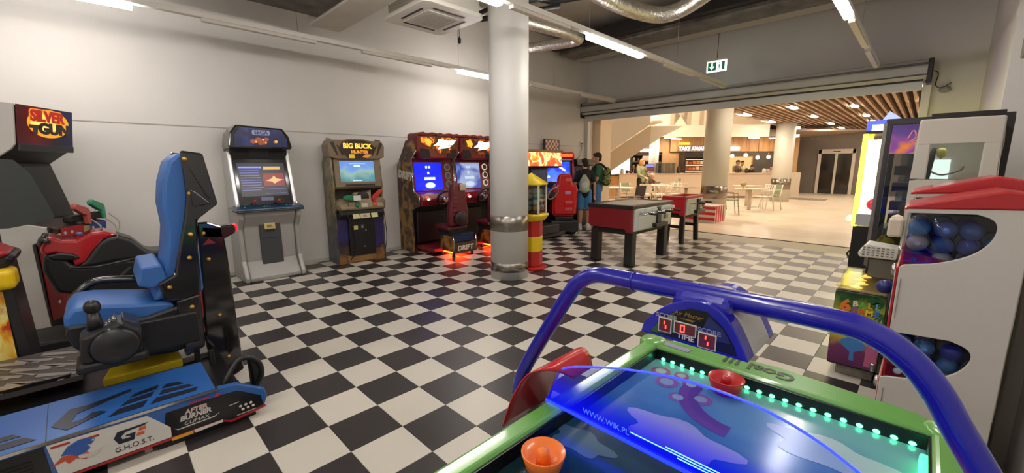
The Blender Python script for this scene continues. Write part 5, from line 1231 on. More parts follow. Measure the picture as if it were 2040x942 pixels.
# acrylic divider with lit edge, text and lines
cx = .0
top_ = [(-.45, .752), (-.42, .82), (-.392, .873), (-.257, .926), (-.116, .962), (.0, .977), (.10, .975), (.19, .957), (.27, .922), (.36, .86), (.42, .80), (.45, .752)]
tb = bez([(x, z, 0) for x, z in top_], 5)
tpts = [(p[0], p[1]) for p in tb]
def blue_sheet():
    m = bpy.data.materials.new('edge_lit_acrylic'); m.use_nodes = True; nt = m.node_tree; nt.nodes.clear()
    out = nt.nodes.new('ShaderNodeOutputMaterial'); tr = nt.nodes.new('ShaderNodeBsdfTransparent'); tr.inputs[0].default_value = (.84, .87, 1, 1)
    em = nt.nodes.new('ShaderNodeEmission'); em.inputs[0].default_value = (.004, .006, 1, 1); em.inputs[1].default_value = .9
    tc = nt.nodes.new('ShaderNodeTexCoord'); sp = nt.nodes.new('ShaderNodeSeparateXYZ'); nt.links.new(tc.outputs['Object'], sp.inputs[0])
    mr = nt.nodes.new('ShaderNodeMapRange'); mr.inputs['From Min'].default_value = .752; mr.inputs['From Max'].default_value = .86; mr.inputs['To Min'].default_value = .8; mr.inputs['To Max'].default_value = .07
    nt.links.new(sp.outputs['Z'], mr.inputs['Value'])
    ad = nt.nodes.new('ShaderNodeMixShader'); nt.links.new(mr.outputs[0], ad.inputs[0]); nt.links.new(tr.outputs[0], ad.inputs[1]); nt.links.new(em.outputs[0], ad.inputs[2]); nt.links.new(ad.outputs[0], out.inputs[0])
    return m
# emission ramp stands in for LED light spreading up from the lower edge
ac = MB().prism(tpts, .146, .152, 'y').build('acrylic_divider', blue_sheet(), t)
BL = emi('2030ff', 4)
MB().tube([(p[0], .149, p[1] + .002) for p in tb if -.40 < p[0] < .40], .003, 6).build('lit_edge', BL, ac)
MB().box(-.45, .45, .143, .155, .748, .757).build('led_strip', emi('1428ff', 3.5), ac)
text('WWW.WIK.PL', .0235, emi('4a70ff', 1.5), t, (-.240, .1445, .779), ext=.0004, sx=.95, off=-.0003)
b = MB()
for x0, x1, z in ((-.165, .02, .783), (-.07, .3, .790), (-.07, .3, .783), (-.04, .3, .776)): b.box(x0, x1, .1435, .1455, z, z + .0018)
b.build('engraved_line', emi('5a9aff', 4), ac)
# red saddle plate
rows = []
prof = bez([(-.61, .11, .60), (-.585, .11, .67), (-.555, .11, .74), (-.52, .11, .80), (-.49, .115, .836), (-.462, .14, .846), (-.44, .19, .83), (-.425, .25, .79)], 4)
for k in range(9): rows.append([(p[0], p[1] + (.36 - p[1]) * k / 8, p[2]) for p in prof])
MB().sheet(rows).build('saddle_plate', mat('c0161a', .3, coat=.3), t, solid=.004)
# scoreboard
sbp = [(-.218, 1.004), (-.212, 1.03), (-.165, 1.085), (-.10, 1.122), (-.05, 1.132), (-.01, 1.125), (.03, 1.10), (.045, 1.06), (.055, 1.008), (.04, .997), (-.2, .997)]
sbp2 = bez([(-.218, 0, 1.004), (-.205, 0, 1.04), (-.155, 0, 1.092), (-.095, 0, 1.122), (-.04, 0, 1.124), (.01, 0, 1.09), (.045, 0, 1.03), (.056, 0, 1.004)], 5)
so = [(p[0], p[2]) for p in sbp2]
MB().prism(so, .28, .33, 'y').build('scoreboard_head', BLUE, t, .012, 3)
so2 = [(p[0] * 1.0, 1.0 + (p[2] - 1.0) * 1.0) for p in sbp2]
b = MB(); b.prism(so2 + [(q[0] * .88 - .01, 1.004 + (q[1] - 1.004) * .82) for q in reversed(so2)], .33, .47, 'y'); b.build('scoreboard_shell', mat('b9b6ae', .4), t, .003)
MB().prism(so2, .47, .51, 'y').build('scoreboard_back', BLUE, t, .012, 3)
MB().prism([(-.16, 1.06), (.0, 1.06), (.0, 1.135), (-.14, 1.135)], .3, .44, 'y').build('clamp', BLUE, t, .02, 3)
fy = .2795
ins = [(-.19, 1.012), (-.17, 1.045), (-.13, 1.083), (-.085, 1.104), (-.045, 1.104), (-.005, 1.075), (.022, 1.035), (.03, 1.014)]
MB().prism(ins, fy - .0015, fy, 'y').build('score_panel', mat('14161c', .25), t)
MB().prism([(-.188, 1.013), (-.168, 1.045), (-.13, 1.081), (-.118, 1.07), (-.118, 1.03), (-.14, 1.02)], fy - .0025, fy - .0015, 'y').build('green_field', mat('24583a', .4), t)
MB().prism([(-.055, 1.05), (-.04, 1.095), (-.003, 1.07), (.015, 1.04), (-.03, 1.035)], fy - .0025, fy - .0015, 'y').build('blue_field', mat('20285c', .4), t)
def window(x0, x1, z0, z1):
    f = MB().box(x0 - .003, x1 + .003, fy - .004, fy - .002, z0 - .003, z1 + .003).build('display_frame', WHITE, t)
    MB().box(x0, x1, fy - .006, fy - .004, z0, z1).build('red_display', emi('5a0408', .6), f)
RD = emi('ff3a30', 5)
window(-.163, -.133, 1.026, 1.06); window(-.121, -.069, 1.033, 1.06); window(-.058, -.02, 1.013, 1.048)
for x, z in ((-.15, 1.046), (-.146, 1.034), (-.043, 1.036), (-.037, 1.021)): MB().box(x, x + .003, fy - .0075, fy - .006, z, z + .009).build('digit', RD, t)
b = MB()
for q in ((-.106, -.094, 1.054, 1.0565), (-.106, -.094, 1.0365, 1.039), (-.106, -.1035, 1.0365, 1.0565), (-.0965, -.094, 1.0365, 1.0565)): b.box(q[0], q[1], fy - .0075, fy - .006, q[2], q[3])
b.build('digit', RD, t)
WT = mat('c9c6c0', .4)
text('SCORE', .0165, mat('9aa098', .4), t, (-.146, fy - .003, 1.0675), ext=.0004, sx=1.1, off=.0003); text('SCORE', .0165, mat('8088b8', .4), t, (-.036, fy - .003, 1.056), ext=.0004, sx=1.1, off=.0003); text('TIME', .0185, WT, t, (-.092, fy - .003, 1.0235), ext=.0004, sx=1.15, off=.0005)
text('Air Master', .017, GOLD, t, (-.09, fy - .003, 1.085), ext=.0004, shear=.35)
MB().prism([(-.115, 1.073), (-.075, 1.074), (-.068, 1.076), (-.078, 1.069)], fy - .003, fy - .0015, 'y').build('swoosh', GOLD, t)
area('blue_strip_glow', (-.3, .893, .765), .8, .01, .12, (.03, .06, 1), (R(-100), 0, 0))
def mallet(label, x, y, m, tilt):
    t2 = thing('mallet', label, 'mallet', (x, y, .7005), 0)
    t2.rotation_euler = tilt
    MB().lathe([(0, .0), (.038, .0), (.044, .006), (.057, .05), (.0545, .052), (.038, .012), (0, .012)], 32).build('dish', m, t2)
    MB().lathe([(.02, .010), (.017, .04), (.016, .052), (.008, .058), (0, .059)], 20).build('grip', m, t2)
mallet('bright red air hockey mallet by the far rail of table', -.40, 1.43, mat('c0141a', .3, coat=.4), (0, 0, 0))
mallet('orange air hockey mallet at near left of table', -.605, .715, mat('f07a2c', .35, coat=.3), (0, 0, 0))
# ------------------------------------------------------------------ machines on the right wall
CW = mat('cbc6bd', .45)
def capsule_machine(label, loc, zs):
    t = thing('capsule_machine', label, 'vending machine', loc, 0, 'white capsule machines'); t.scale = (1, 1, zs)
    def cv(*p): return [(q[0], q[1]) for q in bez([(a_, b_, 0) for a_, b_ in p], 4)]
    side = [(-.18, 1.272), (.18, 1.285), (.18, .05), (-.185, .05), (-.185, .455)] + cv((-.163, .466), (-.09, .482), (.0, .518), (.06, .572), (.087, .635), (.072, .678), (.02, .70)) + [(-.176, .69), (-.178, 1.0)] + cv((-.165, 1.014), (-.06, 1.038), (.027, 1.083), (.075, 1.14), (.09, 1.2), (.075, 1.238), (.03, 1.258)) + [(-.18, 1.25)]
    for y in (-.2, .19): MB().prism(side, y, y + .012, 'y').build('side_panel', CW, t, .003)
    MB().box(.165, .18, -.19, .2, .05, 1.28).build('back_panel', CW, t)
    MB().box(-.18, .18, -.2, .21, .02, .06).build('base', GREY, t, .005)
    RM = mat('a8141c', .3, coat=.3)
    MB().prism([(-.195, 1.265), (-.185, 1.283), (.1, 1.36), (.18, 1.345), (.205, 1.32), (.205, 1.285), (.0, 1.275)], -.205, .215, 'y').build('lid', RM, t, .012)
    for z0, z1 in ((.05, .455), (.70, 1.0)):
        MB().box(-.188, -.178, -.195, .205, z0, z1).build('front_door', RM, t, .006)
        MB().box(-.191, -.187, -.15, .16, z0 + .05, z1 - .04).build('price_panel', CW, t, .006)
        MB().lathe([(.03, 0), (.03, -.012), (.02, -.018), (0, -.018)], 18, (-.19, .0, (z0 + z1) / 2 + .1), 'x').build('coin_knob', CHROME, t)
        MB().box(-.168, -.166, -.2035, -.199, z0 + .06, z1 - .05).build('door_seam', mat('8a857c', .5), t)
    for z0, zt, nm in ((.985, 1.25, 'upper'), (.44, .695, 'lower')):
        MB().prism([(-.175, z0 + .01), (-.175, z0 + .09), (.0, z0 + .06), (.165, z0 + .1), (.165, z0 + .01)], -.186, .188, 'y').build('hopper_floor', mat('9a1420', .35), t)
        MB().box(-.178, -.176, -.18, .18, z0 + .03, zt - .01).build('front_window', glass('dfe4e6', .06), t)
        MB().box(-.17, .16, .17, .186, z0 + .05, zt - .02).build('picture_card', art([(0, '3a4a3a'), (.5, '4a6a4a'), (.7, '5a7a4a'), (1, '8a6a30')], 7, .5), t)
        MB().box(-.17, .09, -.188, -.187, z0 + .03, zt).build('side_window', glass('dfe4e6', .05), t)
    return t
capsule_machine('nearest white capsule machine with red lid and two oval windows at right', (.14, 2.75, 0), 1.0)
capsule_machine('second white capsule machine with red lid behind the nearest one', (.145, 3.2, 0), 1.035)
BALN = ('blue', 'royal blue', 'grey blue', 'silver', 'deep blue', 'sky blue', 'pinkish', 'dark')
BALLP = [mat(c, .15, coat=.8) for c in ('3a5ca8', '26389a', '7a8aa0', 'a0a8b0', '1828b0', '4a80c8', 'b0a0a8', '3a3e50')]
random.seed(2)
for nm, zb, n_l in (('upper', 1.045, 3), ('lower', .50, 3)):
    for k in range(n_l):
        for ix in range(3 + (k == 1)):
            for iy in range(4):
                BK = random.randrange(8); x = .01 + ix * .079 + random.uniform(-.006, .006); y = 2.602 + iy * .087 + random.uniform(-.004, .004)
                z = zb + k * .068 + (.012 if ix > 2 else 0) + random.uniform(-.004, .004)
                ball(x, y, z, .0385, BK, '%s capsule, %s window of nearest machine, %s layer, %s from front, %s from glass' % (BALN[BK], nm, LAY[k], POS[ix], POS[iy]), 'capsules in the %s window of nearest machine' % nm, BALLP)
# ball game
t = thing('ball_game_cabinet', 'low jungle printed six ball game cabinet before the white crane', 'arcade machine', (-.12, 3.85, 0))
MB().box(-.23, .04, -.34, .3, .08, .62).build('body', BLACK, t, .015)
MB().box(-.18, .02, -.28, .3, .0, .09).build('metal_base', mat('8d877c', .4, .6, noise=.2, nscale=20), t, .005)
fa = MB().box(-.225, .035, -.345, -.34, .1, .61).build('front_art', art([(0, '4a1c4c'), (.3, '6a2a5c'), (.42, 'b8a02c'), (.55, 'd8b82e'), (.7, '8a9a30'), (.82, '14401e'), (1, '0c2a16')], 6, .35, axis=(2, .1, .62, .75), seed=2), t)
b = MB(); random.seed(31)
for x0, z0, a0 in ((-.2, .57, -20), (-.17, .54, -60), (-.08, .44, -110), (-.12, .45, -40), (.03, .5, -130), (.0, .45, -100), (.03, .58, -160), (-.06, .58, -10), (.03, .44, -110)):
    for k in range(5):
        a = R(a0 + (k - 2) * 22); L_ = random.uniform(.06, .1)
        b.add([(x0, -.3465, z0), (x0 + L_ * .5 * math.cos(a) - .007 * math.sin(a), -.3465, z0 + L_ * .5 * math.sin(a) + .007 * math.cos(a)), (x0 + L_ * math.cos(a), -.3465, z0 + L_ * math.sin(a)), (x0 + L_ * .5 * math.cos(a) + .007 * math.sin(a), -.3465, z0 + L_ * .5 * math.sin(a) - .007 * math.cos(a))], [(0, 1, 2, 3)])
b.build('palm_leaf_print', mat('1e5a2a', .4), t)
text('6', .11, mat('e07a28', .4), t, (-.165, -.347, .515), ext=.001, off=.006)
TX = -.115
for i, (ch, c) in enumerate((('B', 'e8e0c8'), ('A', '5ab848'), ('L', 'd8a838'), ('L', '58a8c8'))): text(ch, .05, mat(c, .4), t, (TX + i * .038, -.347, .54), ext=.001, off=.002)
for i, (ch, c) in enumerate((('G', '8a4a9a'), ('A', 'd85838'), ('M', 'e8c838'), ('E', '3a78c8'))): text(ch, .05, mat(c, .4), t, (TX + i * .038, -.347, .49), ext=.001, off=.002)
MB().prism([(-.17, .27), (-.13, .3), (-.05, .29), (-.03, .24), (-.09, .2), (-.085, .14), (-.11, .14), (-.11, .2), (-.16, .24)], -.347, -.345, 'y').build('blue_splash', mat('3a78b8', .4), t)
MB().prism([(-.03, .12), (.03, .12), (.03, .3), (-.03, .32)], -.347, -.345, 'y').build('pink_splash', mat('b05a80', .4), t)
MB().box(-.23, .04, -.34, .3, .64, .655).build('glass_top', glass('e8e4d8', .03, rough=.15), t)
MB().box(-.22, .03, -.33, .29, .62, .63).build('play_tray', mat('a89a70', .3), t)
for k in range(4):
    MB().lathe([(.035, .63), (.02, .636), (.012, .645), (0, .646)], 12, (-.13 + (k % 2) * .02, -.24 + k * .13, 0)).build('neon_glint', emi('ffd060', 2.0), t)  # glowing buttons stand in for the neon reflected in wavy glass
MB().ell((.02, -.395, .70), (.045, .045, .045), 18, 12).build('blue_knob', mat('16206a', .35), t)
MB().box(.0, .03, -.36, -.34, .1, .16).build('prize_flap', CHROME, t, .01)
# white crane
t = thing('crane_machine', 'white crane machine with clear side window behind capsule machines', 'crane machine', (.12, 4.28, 0))
CRW = mat('c9c3b8', .45)
b = MB(); b.box(-.19, .19, -.33, -.31, 0, 1.36); b.box(-.19, .19, -.33, -.31, 1.6, 1.74); b.box(-.19, -.12, -.33, -.31, 1.36, 1.6); b.box(.115, .19, -.33, -.31, 1.36, 1.6); b.build('side_panel', CRW, t, .008)
MB().box(-.13, .12, -.322, -.318, 1.36, 1.6).build('side_window', glass('d8dcd8', .05), t)
MB().box(-.19, .19, .31, .33, 0, 1.74).build('far_panel', mat('b4afa6', .5), t, .008)
MB().box(.17, .19, -.31, .31, 0, 1.74).build('back_panel', CRW, t, .005)
MB().box(-.19, .19, -.33, .33, 1.72, 1.76).build('roof', CRW, t, .012)
MB().box(-.14, .19, -.25, .33, 1.765, 1.80).build('roof_plate', BLACKM, t, .004)
MB().box(-.19, -.17, -.31, .31, 0, 1.0).build('front_panel', CRW, t, .006)
MB().box(-.185, .17, -.31, .31, 1.0, 1.03).build('prize_floor', CRW, t)
MB().box(-.16, .0, .29, .305, 1.34, 1.5).build('light_panel', emi('e6f4f2', 2.2), t)
MB().box(-.15, .15, -.1, .1, 1.705, 1.72).build('ceiling_light', emi('fff8ee', 5), t)
MB().tube([(-.1, .0, 1.58), (-.11, .0, 1.5), (-.11, .0, 1.34)], [.012, .02, .008], 8).build('crane_column', BLACKM, t)
b = MB(); b.tube(bez([(-.14, 0, 1.44), (-.05, 0, 1.39), (.04, 0, 1.42), (.06, 0, 1.45)], 6), .006, 6); b.build('crane_cable', mat('8a8680', .5), t)
MB().lathe([(0, 1.5), (.02, 1.52), (.03, 1.56), (.01, 1.58)], 10, (-.06, 0, 0)).build('claw_gear', mat('c8c070', .4), t)
tr = MB().prism([(-.4, .80), (-.2, .80), (-.19, .88), (-.365, .90), (-.41, .83)], -.4, -.2, 'y').build('prize_tray', mat('d6d2c8', .4), t, .008)
b = MB()
for k in range(4):
    for j in range(7): b.box(-.385 + j * .026, -.37 + j * .026, -.404, -.4, .818 + k * .018, .824 + k * .018)
b.build('tray_slot', mat('6a655c', .6), tr)
MB().box(-.34, -.19, -.38, -.24, .66, .79).build('clear_chute', glass('b8b4ac', .1, haze=.45, hazecol='8d887e'), t)
MB().box(-.27, -.19, -.36, -.22, .96, 1.09).build('coin_box', mat('d8cbb8', .4), t, .015)
MB().lathe([(0, 1.09), (.03, 1.095), (.03, 1.1), (0, 1.115)], 14, (-.23, -.28, 0)).build('push_button', emi('e8c8a8', .8), t)
# purple claw machine
t = thing('crane_machine', 'dark framed crane machine with purple sweets artwork and yellow plush toys', 'crane machine', (.06, 5.05, 0))
b = MB()
for x, y in ((-.32, -.4), (-.32, .4), (.32, -.4), (.32, .4)): b.box(x - .022, x + .022, y - .022, y + .022, .6, 1.8)
b.box(-.34, .34, -.42, .42, 1.78, 1.83); b.build('frame', mat('2c2a2c', .35), t, .005)
MB().box(-.355, -.33, -.425, -.39, .6, 1.8).build('corner_trim', mat('8a8680', .3, .7), t, .004)
MB().box(-.34, .34, -.42, .42, 0, .6).build('cabinet', mat('19181c', .4), t, .01)
MB().box(-.3, .3, -.41, -.405, .62, 1.57).build('side_glass', glass('d6dadc', .06), t)
MB().box(-.3, .3, -.418, -.405, 1.55, 1.78).build('side_art', art([(0, '2a1a5a'), (.42, '5a3a8a'), (.52, '8a4a9a'), (.6, 'd87a3a'), (.72, 'e8883a'), (1, 'e898b8')], 6, .35, .25, axis=(2, 1.8, 1.5, .35)), t)
b = MB()
for k in range(4): b.tube(bez([(-.2 + k * .06, -.42, 1.66), (-.17 + k * .06, -.42, 1.73), (-.15 + k * .06, -.42, 1.68), (-.18 + k * .06, -.42, 1.64), (-.13 + k * .06, -.42, 1.66)], 5), .006, 6)
b.build('pink_script', mat('e892b0', .4), t)
MB().box(-.345, -.335, -.38, .38, .62, 1.78).build('front_glass', glass('d6dadc', .06), t)
MB().box(-.2, .3, .38, .4, .62, 1.75).build('inner_mirror', mat('6a7a78', .25, .3), t)
MB().box(-.05, .15, .35, .375, .7, 1.55).build('light_panel', emi('dff2ea', 4), t)
MB().tube([(-.13, -.1, .7), (-.08, -.1, 1.5)], .018, 8).build('light_tube', emi('b8c0ff', 3), t)
b = MB(); b.tube([(-.1, -.05, 1.6), (-.1, -.05, 1.4)], .02, 8)
for a in range(3): b.tube(bez([(-.1, -.05, 1.4), (-.1 + .08 * math.cos(a * 2.1), -.05 + .08 * math.sin(a * 2.1), 1.34), (-.1 + .04 * math.cos(a * 2.1), -.05 + .04 * math.sin(a * 2.1), 1.25)], 5), .008, 6)
b.build('claw', CHROME, t)
b = MB()
for k, z in enumerate((1.42, 1.27, 1.1, .98)): b.box(-.27, -.12, .1, .3, z - .05, z + .03)
b.build('prize_box', mat('3a3c40', .4), t)
PLU = [mat(c, .8, bump=.6, bscale=90) for c in ('d8b83a', 'c8a848', '9a7a48', 'e0c850')]
def plush(x, y, z, r, k, label):
    t2 = thing('plush_toy', label, 'plush toy', (x, y, z), random.random() * 3, 'plush toys in the purple crane machine')
    MB().ell((0, 0, r * .9), (r, r * .9, r), 14, 10).build('body', PLU[k], t2); MB().ell((0, -r * .2, r * 2.2), (r * .8, r * .75, r * .7), 14, 10).build('head', PLU[k], t2)
    for s in (-1, 1): MB().ell((s * r * .55, -r * .2, r * 2.8), (r * .25, r * .15, r * .3), 8, 6).build('ear', PLU[k], t2); MB().ell((s * r * .8, -r * .5, r * 1.0), (r * .25, r * .4, r * .25), 8, 6).build('paw', PLU[k], t2); MB().ell((s * r * .3, -r * .88, r * 2.3), r * .09, 8, 6).build('eye', BLACK, t2)
for i, (x, y, k, nm) in enumerate(((-.2, 4.78, 0, 'front yellow plush toy with dark eyes low in crane machine'), (-.12, 4.95, 2, 'brown plush toy beside the yellow ones in crane machine'), (-.2, 5.1, 3, 'pale yellow plush toy further back in crane machine'), (.0, 4.8, 1, 'tan plush toy nearest the wall in crane machine'), (.05, 5.1, 0, 'yellow plush toy at the back in crane machine'))):
    plush(x, y, .6, .085 if i < 2 else .075, k, nm)
MB().box(-.25, -.1, -.3, -.1, .85, .93).build('prize_shelf', glass('b0c8c8', .1, haze=.3, hazecol='88a8a8'), t)
# neon machine
t = thing('prize_machine', 'glowing yellow neon prize machine on black base by the opening', 'prize machine', (-.24, 7.95, 0))
MB().box(-.42, .42, -.35, .35, .0, .6).build('base', mat('0c0c0d', .5), t, .01)
MB().tube(bez([(-.43, -.2, .1), (-.46, -.15, .16), (-.43, -.05, .2)], 5), .012, 8).build('handle', BLACK, t)
NEO = emi('ffee30', 7); NEW = emi('fffac0', 5)
for y in (-.35, .35):
    MB().box(-.44, -.38, y - .03, y + .03, .6, 1.88).build('neon_post', NEO, t, .01)
    MB().box(.36, .42, y - .03, y + .03, .6, 1.88).build('neon_post', NEO, t, .01)
MB().box(-.4, -.1, -.365, -.355, .66, 1.8).build('side_light', NEW, t)
MB().box(-.42, .42, -.35, .35, 1.88, 1.92).build('head_frame', BLACK, t, .005)
MB().box(-.42, .3, -.34, .34, 1.92, 2.06).build('head_box', emi('5a6ae8', 1.2), t, .01)
MB().box(-.36, -.15, -.348, -.34, 1.92, 2.0).build('head_light', emi('f4f6ff', 5), t)
MB().prism([(-.3, 2.06), (-.22, 2.2), (-.05, 2.06)], -.02, .02, 'y').build('star_fin', emi('b8c4ff', 1.2), t)
MB().box(-.02, .3, -.36, -.35, .7, 1.85).build('glass_side', glass('c8d0d0', .08), t)
MB().box(-.52, -.42, -.3, .1, .66, .72).build('prize_shelf', emi('fff0a0', 2.2), t, .02)
MB().box(-.4, -.22, -.40, -.36, .62, .78).build('white_box', mat('b8bcc8', .4), t, .006)
MB().ell((-.2, -.4, .92), (.11, .05, .09), 14, 10).build('red_bubble', emi('e83048', .9), t)
# ------------------------------------------------------------------ people
def limb(b, pts, rs, seg=10):
    for i in range(len(pts) - 1): b.tube([pts[i], pts[i + 1]], [rs[i], rs[i + 1]], seg)
    for p_, r_ in zip(pts, rs): b.ell(p_, r_, seg, 8)
def vox(b, name, m, parent, v, smooth=4):
    o = b.build(name, m, parent, raw=True)
    r = o.modifiers.new('remesh', 'REMESH'); r.mode = 'VOXEL'; r.voxel_size = v; r.use_smooth_shade = True
    s_ = o.modifiers.new('smooth', 'SMOOTH'); s_.factor = .5; s_.iterations = smooth
    return o
def person(label, loc, rz, H, arms, c, v=.009, lean=0.0, turn=0.0, legs=None, hair_c='2a1a10', skin='c89478', long_hair=False, shorts=True, sleeves=True, cap=None, shoes='d8d4cc', group=None, feet=True):
    """local -y is where the person faces; arms: [(elbow, wrist) left, right] in metres for a 1.72 m body"""
    k = H / 1.72
    t = thing('person', label, 'person', loc, rz, group); t.scale = (k, k, k)
    SK = mat(skin, .5); L_ = lean
    def T(p): return (p[0], p[1] - L_ * max(0, p[2] - .95), p[2] - abs(L_) * .25 * max(0, p[2] - .95))
    legs = legs or [((-.09, 0, .5), (-.1, .02, .09)), ((.09, 0, .5), (.1, .02, .09))]
    b = MB()
    limb(b, [T((0, 0, .95)), T((0, .0, 1.1)), T((0, .0, 1.3)), T((0, .01, 1.42))], [.115, .105, .125, .075], 14)
    limb(b, [T((-.14, .01, 1.385)), T((.14, .01, 1.385))], [.06, .06]); limb(b, [T((0, .015, 1.42)), T((0, -.005, 1.53))], [.055, .05])
    hc = Vector(T((0, -.015, 1.61)))
    b.ell(hc, (.074, .092, .108), 18, 14)
    ct, st = math.cos(turn), math.sin(turn)
    def Hd(x, y, z): return (hc.x + x * ct - y * st, hc.y + x * st + y * ct, hc.z + z)
    b.ell(Hd(0, -.05, -.06), (.05, .045, .05), 12, 8); limb(b, [Hd(0, -.088, .012), Hd(0, -.108, -.022)], [.009, .014], 8)
    for s in (-1, 1): b.ell(Hd(s * .076, .008, -.01), (.012, .022, .032), 8, 6)
    b.ell(Hd(0, -.088, -.055), (.022, .008, .006), 8, 6)
    for (kn, an), s in zip(legs, (-1, 1)):
        limb(b, [(s * .088, 0, .93), kn, ((kn[0] + an[0]) / 2, (kn[1] + an[1]) / 2 + .02, (kn[2] * .6 + an[2] * .4)), an], [.088, .058, .055, .04])
        limb(b, [an, (an[0] + s * .01, an[1] - .13, .04)], [.042, .035])
    for (el, wr), s in zip(arms, (-1, 1)):
        sh_ = Vector(T((s * .165, .01, 1.385))); el, wr = Vector(T(el)), Vector(T(wr))
        limb(b, [sh_, el, wr], [.05, .04, .028])
        d = (wr - el).normalized(); sd = d.orthogonal().normalized(); up = d.cross(sd)
        pm = wr + d * .05; limb(b, [wr, pm + sd * .015], [.026, .03]); limb(b, [wr, pm - sd * .015], [.026, .03])
        for f in range(4):
            o_ = sd * (-.028 + f * .0187); ln = (.062, .072, .068, .052)[f]
            limb(b, [pm + o_ + d * .02, pm + o_ * 1.1 + d * (.03 + ln * .5) + up * .008, pm + o_ * 1.1 + d * (.03 + ln * .85) + up * .028], [.0105, .0095, .0085], 8)
        limb(b, [wr + d * .02 - sd * .02, wr + d * .05 - sd * .055 + up * .01, wr + d * .085 - sd * .06 + up * .02], [.013, .0115, .0095], 8)
    vox(b, 'body', SK, t, v)
    for s in (-1, 1): MB().ell(Hd(s * .03, -.083, .008), .0095, 8, 6).build('eye', mat('241c18', .3), t)
    HR = mat(hair_c, .7, bump=.5, bscale=120)
    b = MB(); q = Hd(0, .012, .028); b.ell(q, (.084, .098, .096), 18, 12, bot=-.25)
    b.ell(Hd(0, .05, -.02), (.07, .055, .075), 14, 10)
    b.ell(Hd(0, -.06, .075), (.06, .035, .03), 12, 8)
    if long_hair: b.ell(Hd(0, .055, -.09), (.085, .06, .13), 14, 10); b.ell(Hd(-.065, .01, -.06), (.025, .05, .1), 10, 8); b.ell(Hd(.065, .01, -.06), (.025, .05, .1), 10, 8)
    vox(b, 'hair', HR, t, max(v, .008), 2)
    if cap: MB().ell(Hd(0, .005, .05), (.088, .102, .07), 16, 10, bot=-.1).build('cap', mat(cap, .6), t); MB().box(-.07, .07, -.19, -.08, 0, .012).build('cap_brim', mat(cap, .6), t, .004).location = Hd(0, 0, .045)
    b = MB()
    limb(b, [T((0, 0, .90)), T((0, .0, 1.05)), T((0, .0, 1.3)), T((0, .01, 1.405))], [.135, .132, .15, .092], 16)
    limb(b, [T((-.145, .01, 1.38)), T((.145, .01, 1.38))], [.075, .075])
    for (el, wr), s in zip(arms, (-1, 1)):
        sh_ = Vector(T((s * .165, .01, 1.385))); el = Vector(T(el)); limb(b, [sh_, sh_.lerp(el, .62 if sleeves else .2)], [.068, .066])
        if sleeves == 'long': limb(b, [sh_, el, el.lerp(Vector(T(wr)), .9)], [.066, .055, .042])
    vox(b, 'shirt', mat(c[0], .8, noise=.06, nscale=8, bump=.2, bscale=40), t, max(v, .009), 4)
    b = MB()
    limb(b, [(0, 0, .98), (0, 0, .92)], [.128, .13], 14)
    for (kn, an), s in zip(legs, (-1, 1)):
        hp_ = Vector((s * .088, 0, .92)); kn, an = Vector(kn), Vector(an)
        if shorts: limb(b, [hp_, hp_.lerp(kn, .9)], [.105, .09])
        else: limb(b, [hp_, kn, an + Vector((0, 0, .02))], [.1, .074, .06])
    vox(b, 'shorts' if shorts else 'trousers', mat(c[1], .8, bump=.2, bscale=40), t, max(v, .009), 4)
    if feet:
        for (kn, an), s in zip(legs, (-1, 1)):
            b = MB(); limb(b, [(an[0], an[1] + .02, .055), (an[0] + s * .012, an[1] - .15, .04)], [.058, .045]); b.box(an[0] - .045, an[0] + .05, an[1] - .19, an[1] + .065, 0, .022)
            vox(b, 'shoe', mat(shoes, .6), t, max(v, .008), 3)
            if shorts: MB().tube([(an[0], an[1], .07), (an[0], an[1] + .003, .16)], .05, 12).build('sock', mat('d8d6d0', .8), t)
    return t
# boy in black tee looking at the screen, seen from behind
t = person('boy in black shirt and blue shorts with pale drawstring bag', (-5.5, 7.85, 0), R(-130), 1.62, [((-.25, .02, 1.1), (-.27, -.05, .86)), ((.24, .02, 1.1), (.24, -.1, .88))], ('17171a', '3f7fb4'), hair_c='1e1510', turn=R(10))
b = MB(); b.ell((.05, .19, 1.12), (.13, .06, .19), 16, 12); b.ell((.05, .18, 1.0), (.13, .075, .09), 16, 10); b.ell((.05, .17, 1.3), (.06, .04, .05), 12, 8)
vox(b, 'drawstring_bag', mat('a8b8a0', .7, noise=.1, nscale=10, bump=.5, bscale=30), t, .01, 4)
MB().ell((.06, .243, 1.1), (.08, .02, .09), 14, 10).build('bag_patch', mat('c4cac2', .6), t)
for s in (-.1, .14): MB().tube(bez([(.05 + s * .3, .17, 1.33), (s, .1, 1.46), (s, -.08, 1.44), (s * 1.1, -.14, 1.25)], 5), .006, 6).build('bag_cord', mat('2a2a2a', .7), t)
# boy in green, profile
t = person('taller boy in green shirt with camouflage backpack facing left', (-5.5, 8.36, 0), R(-52), 1.76, [((-.22, -.02, 1.12), (-.2, -.2, .98)), ((.22, -.03, 1.12), (.2, -.22, 1.0))], ('2c5a40', '4a78b0'), hair_c='2c1d12', turn=0)
b = MB(); b.ell((0, .22, 1.2), (.15, .1, .2), 18, 12); b.ell((0, .2, 1.08), (.155, .11, .12), 18, 12)
vox(b, 'backpack', art([(0, '14160f'), (.42, '2a2c1c'), (.5, '6a7038'), (.58, 'b0ae62'), (.66, '3a3e22'), (1, '1a1c14')], 9, .8, warp=2), t, .01, 3)
for s in (-1, 1): MB().tube(bez([(s * .1, .2, 1.36), (s * .12, .05, 1.47), (s * .12, -.11, 1.36), (s * .14, -.1, 1.15), (s * .13, .12, 1.04)], 5), .02, 8).build('backpack_strap', mat('22241a', .8), t)
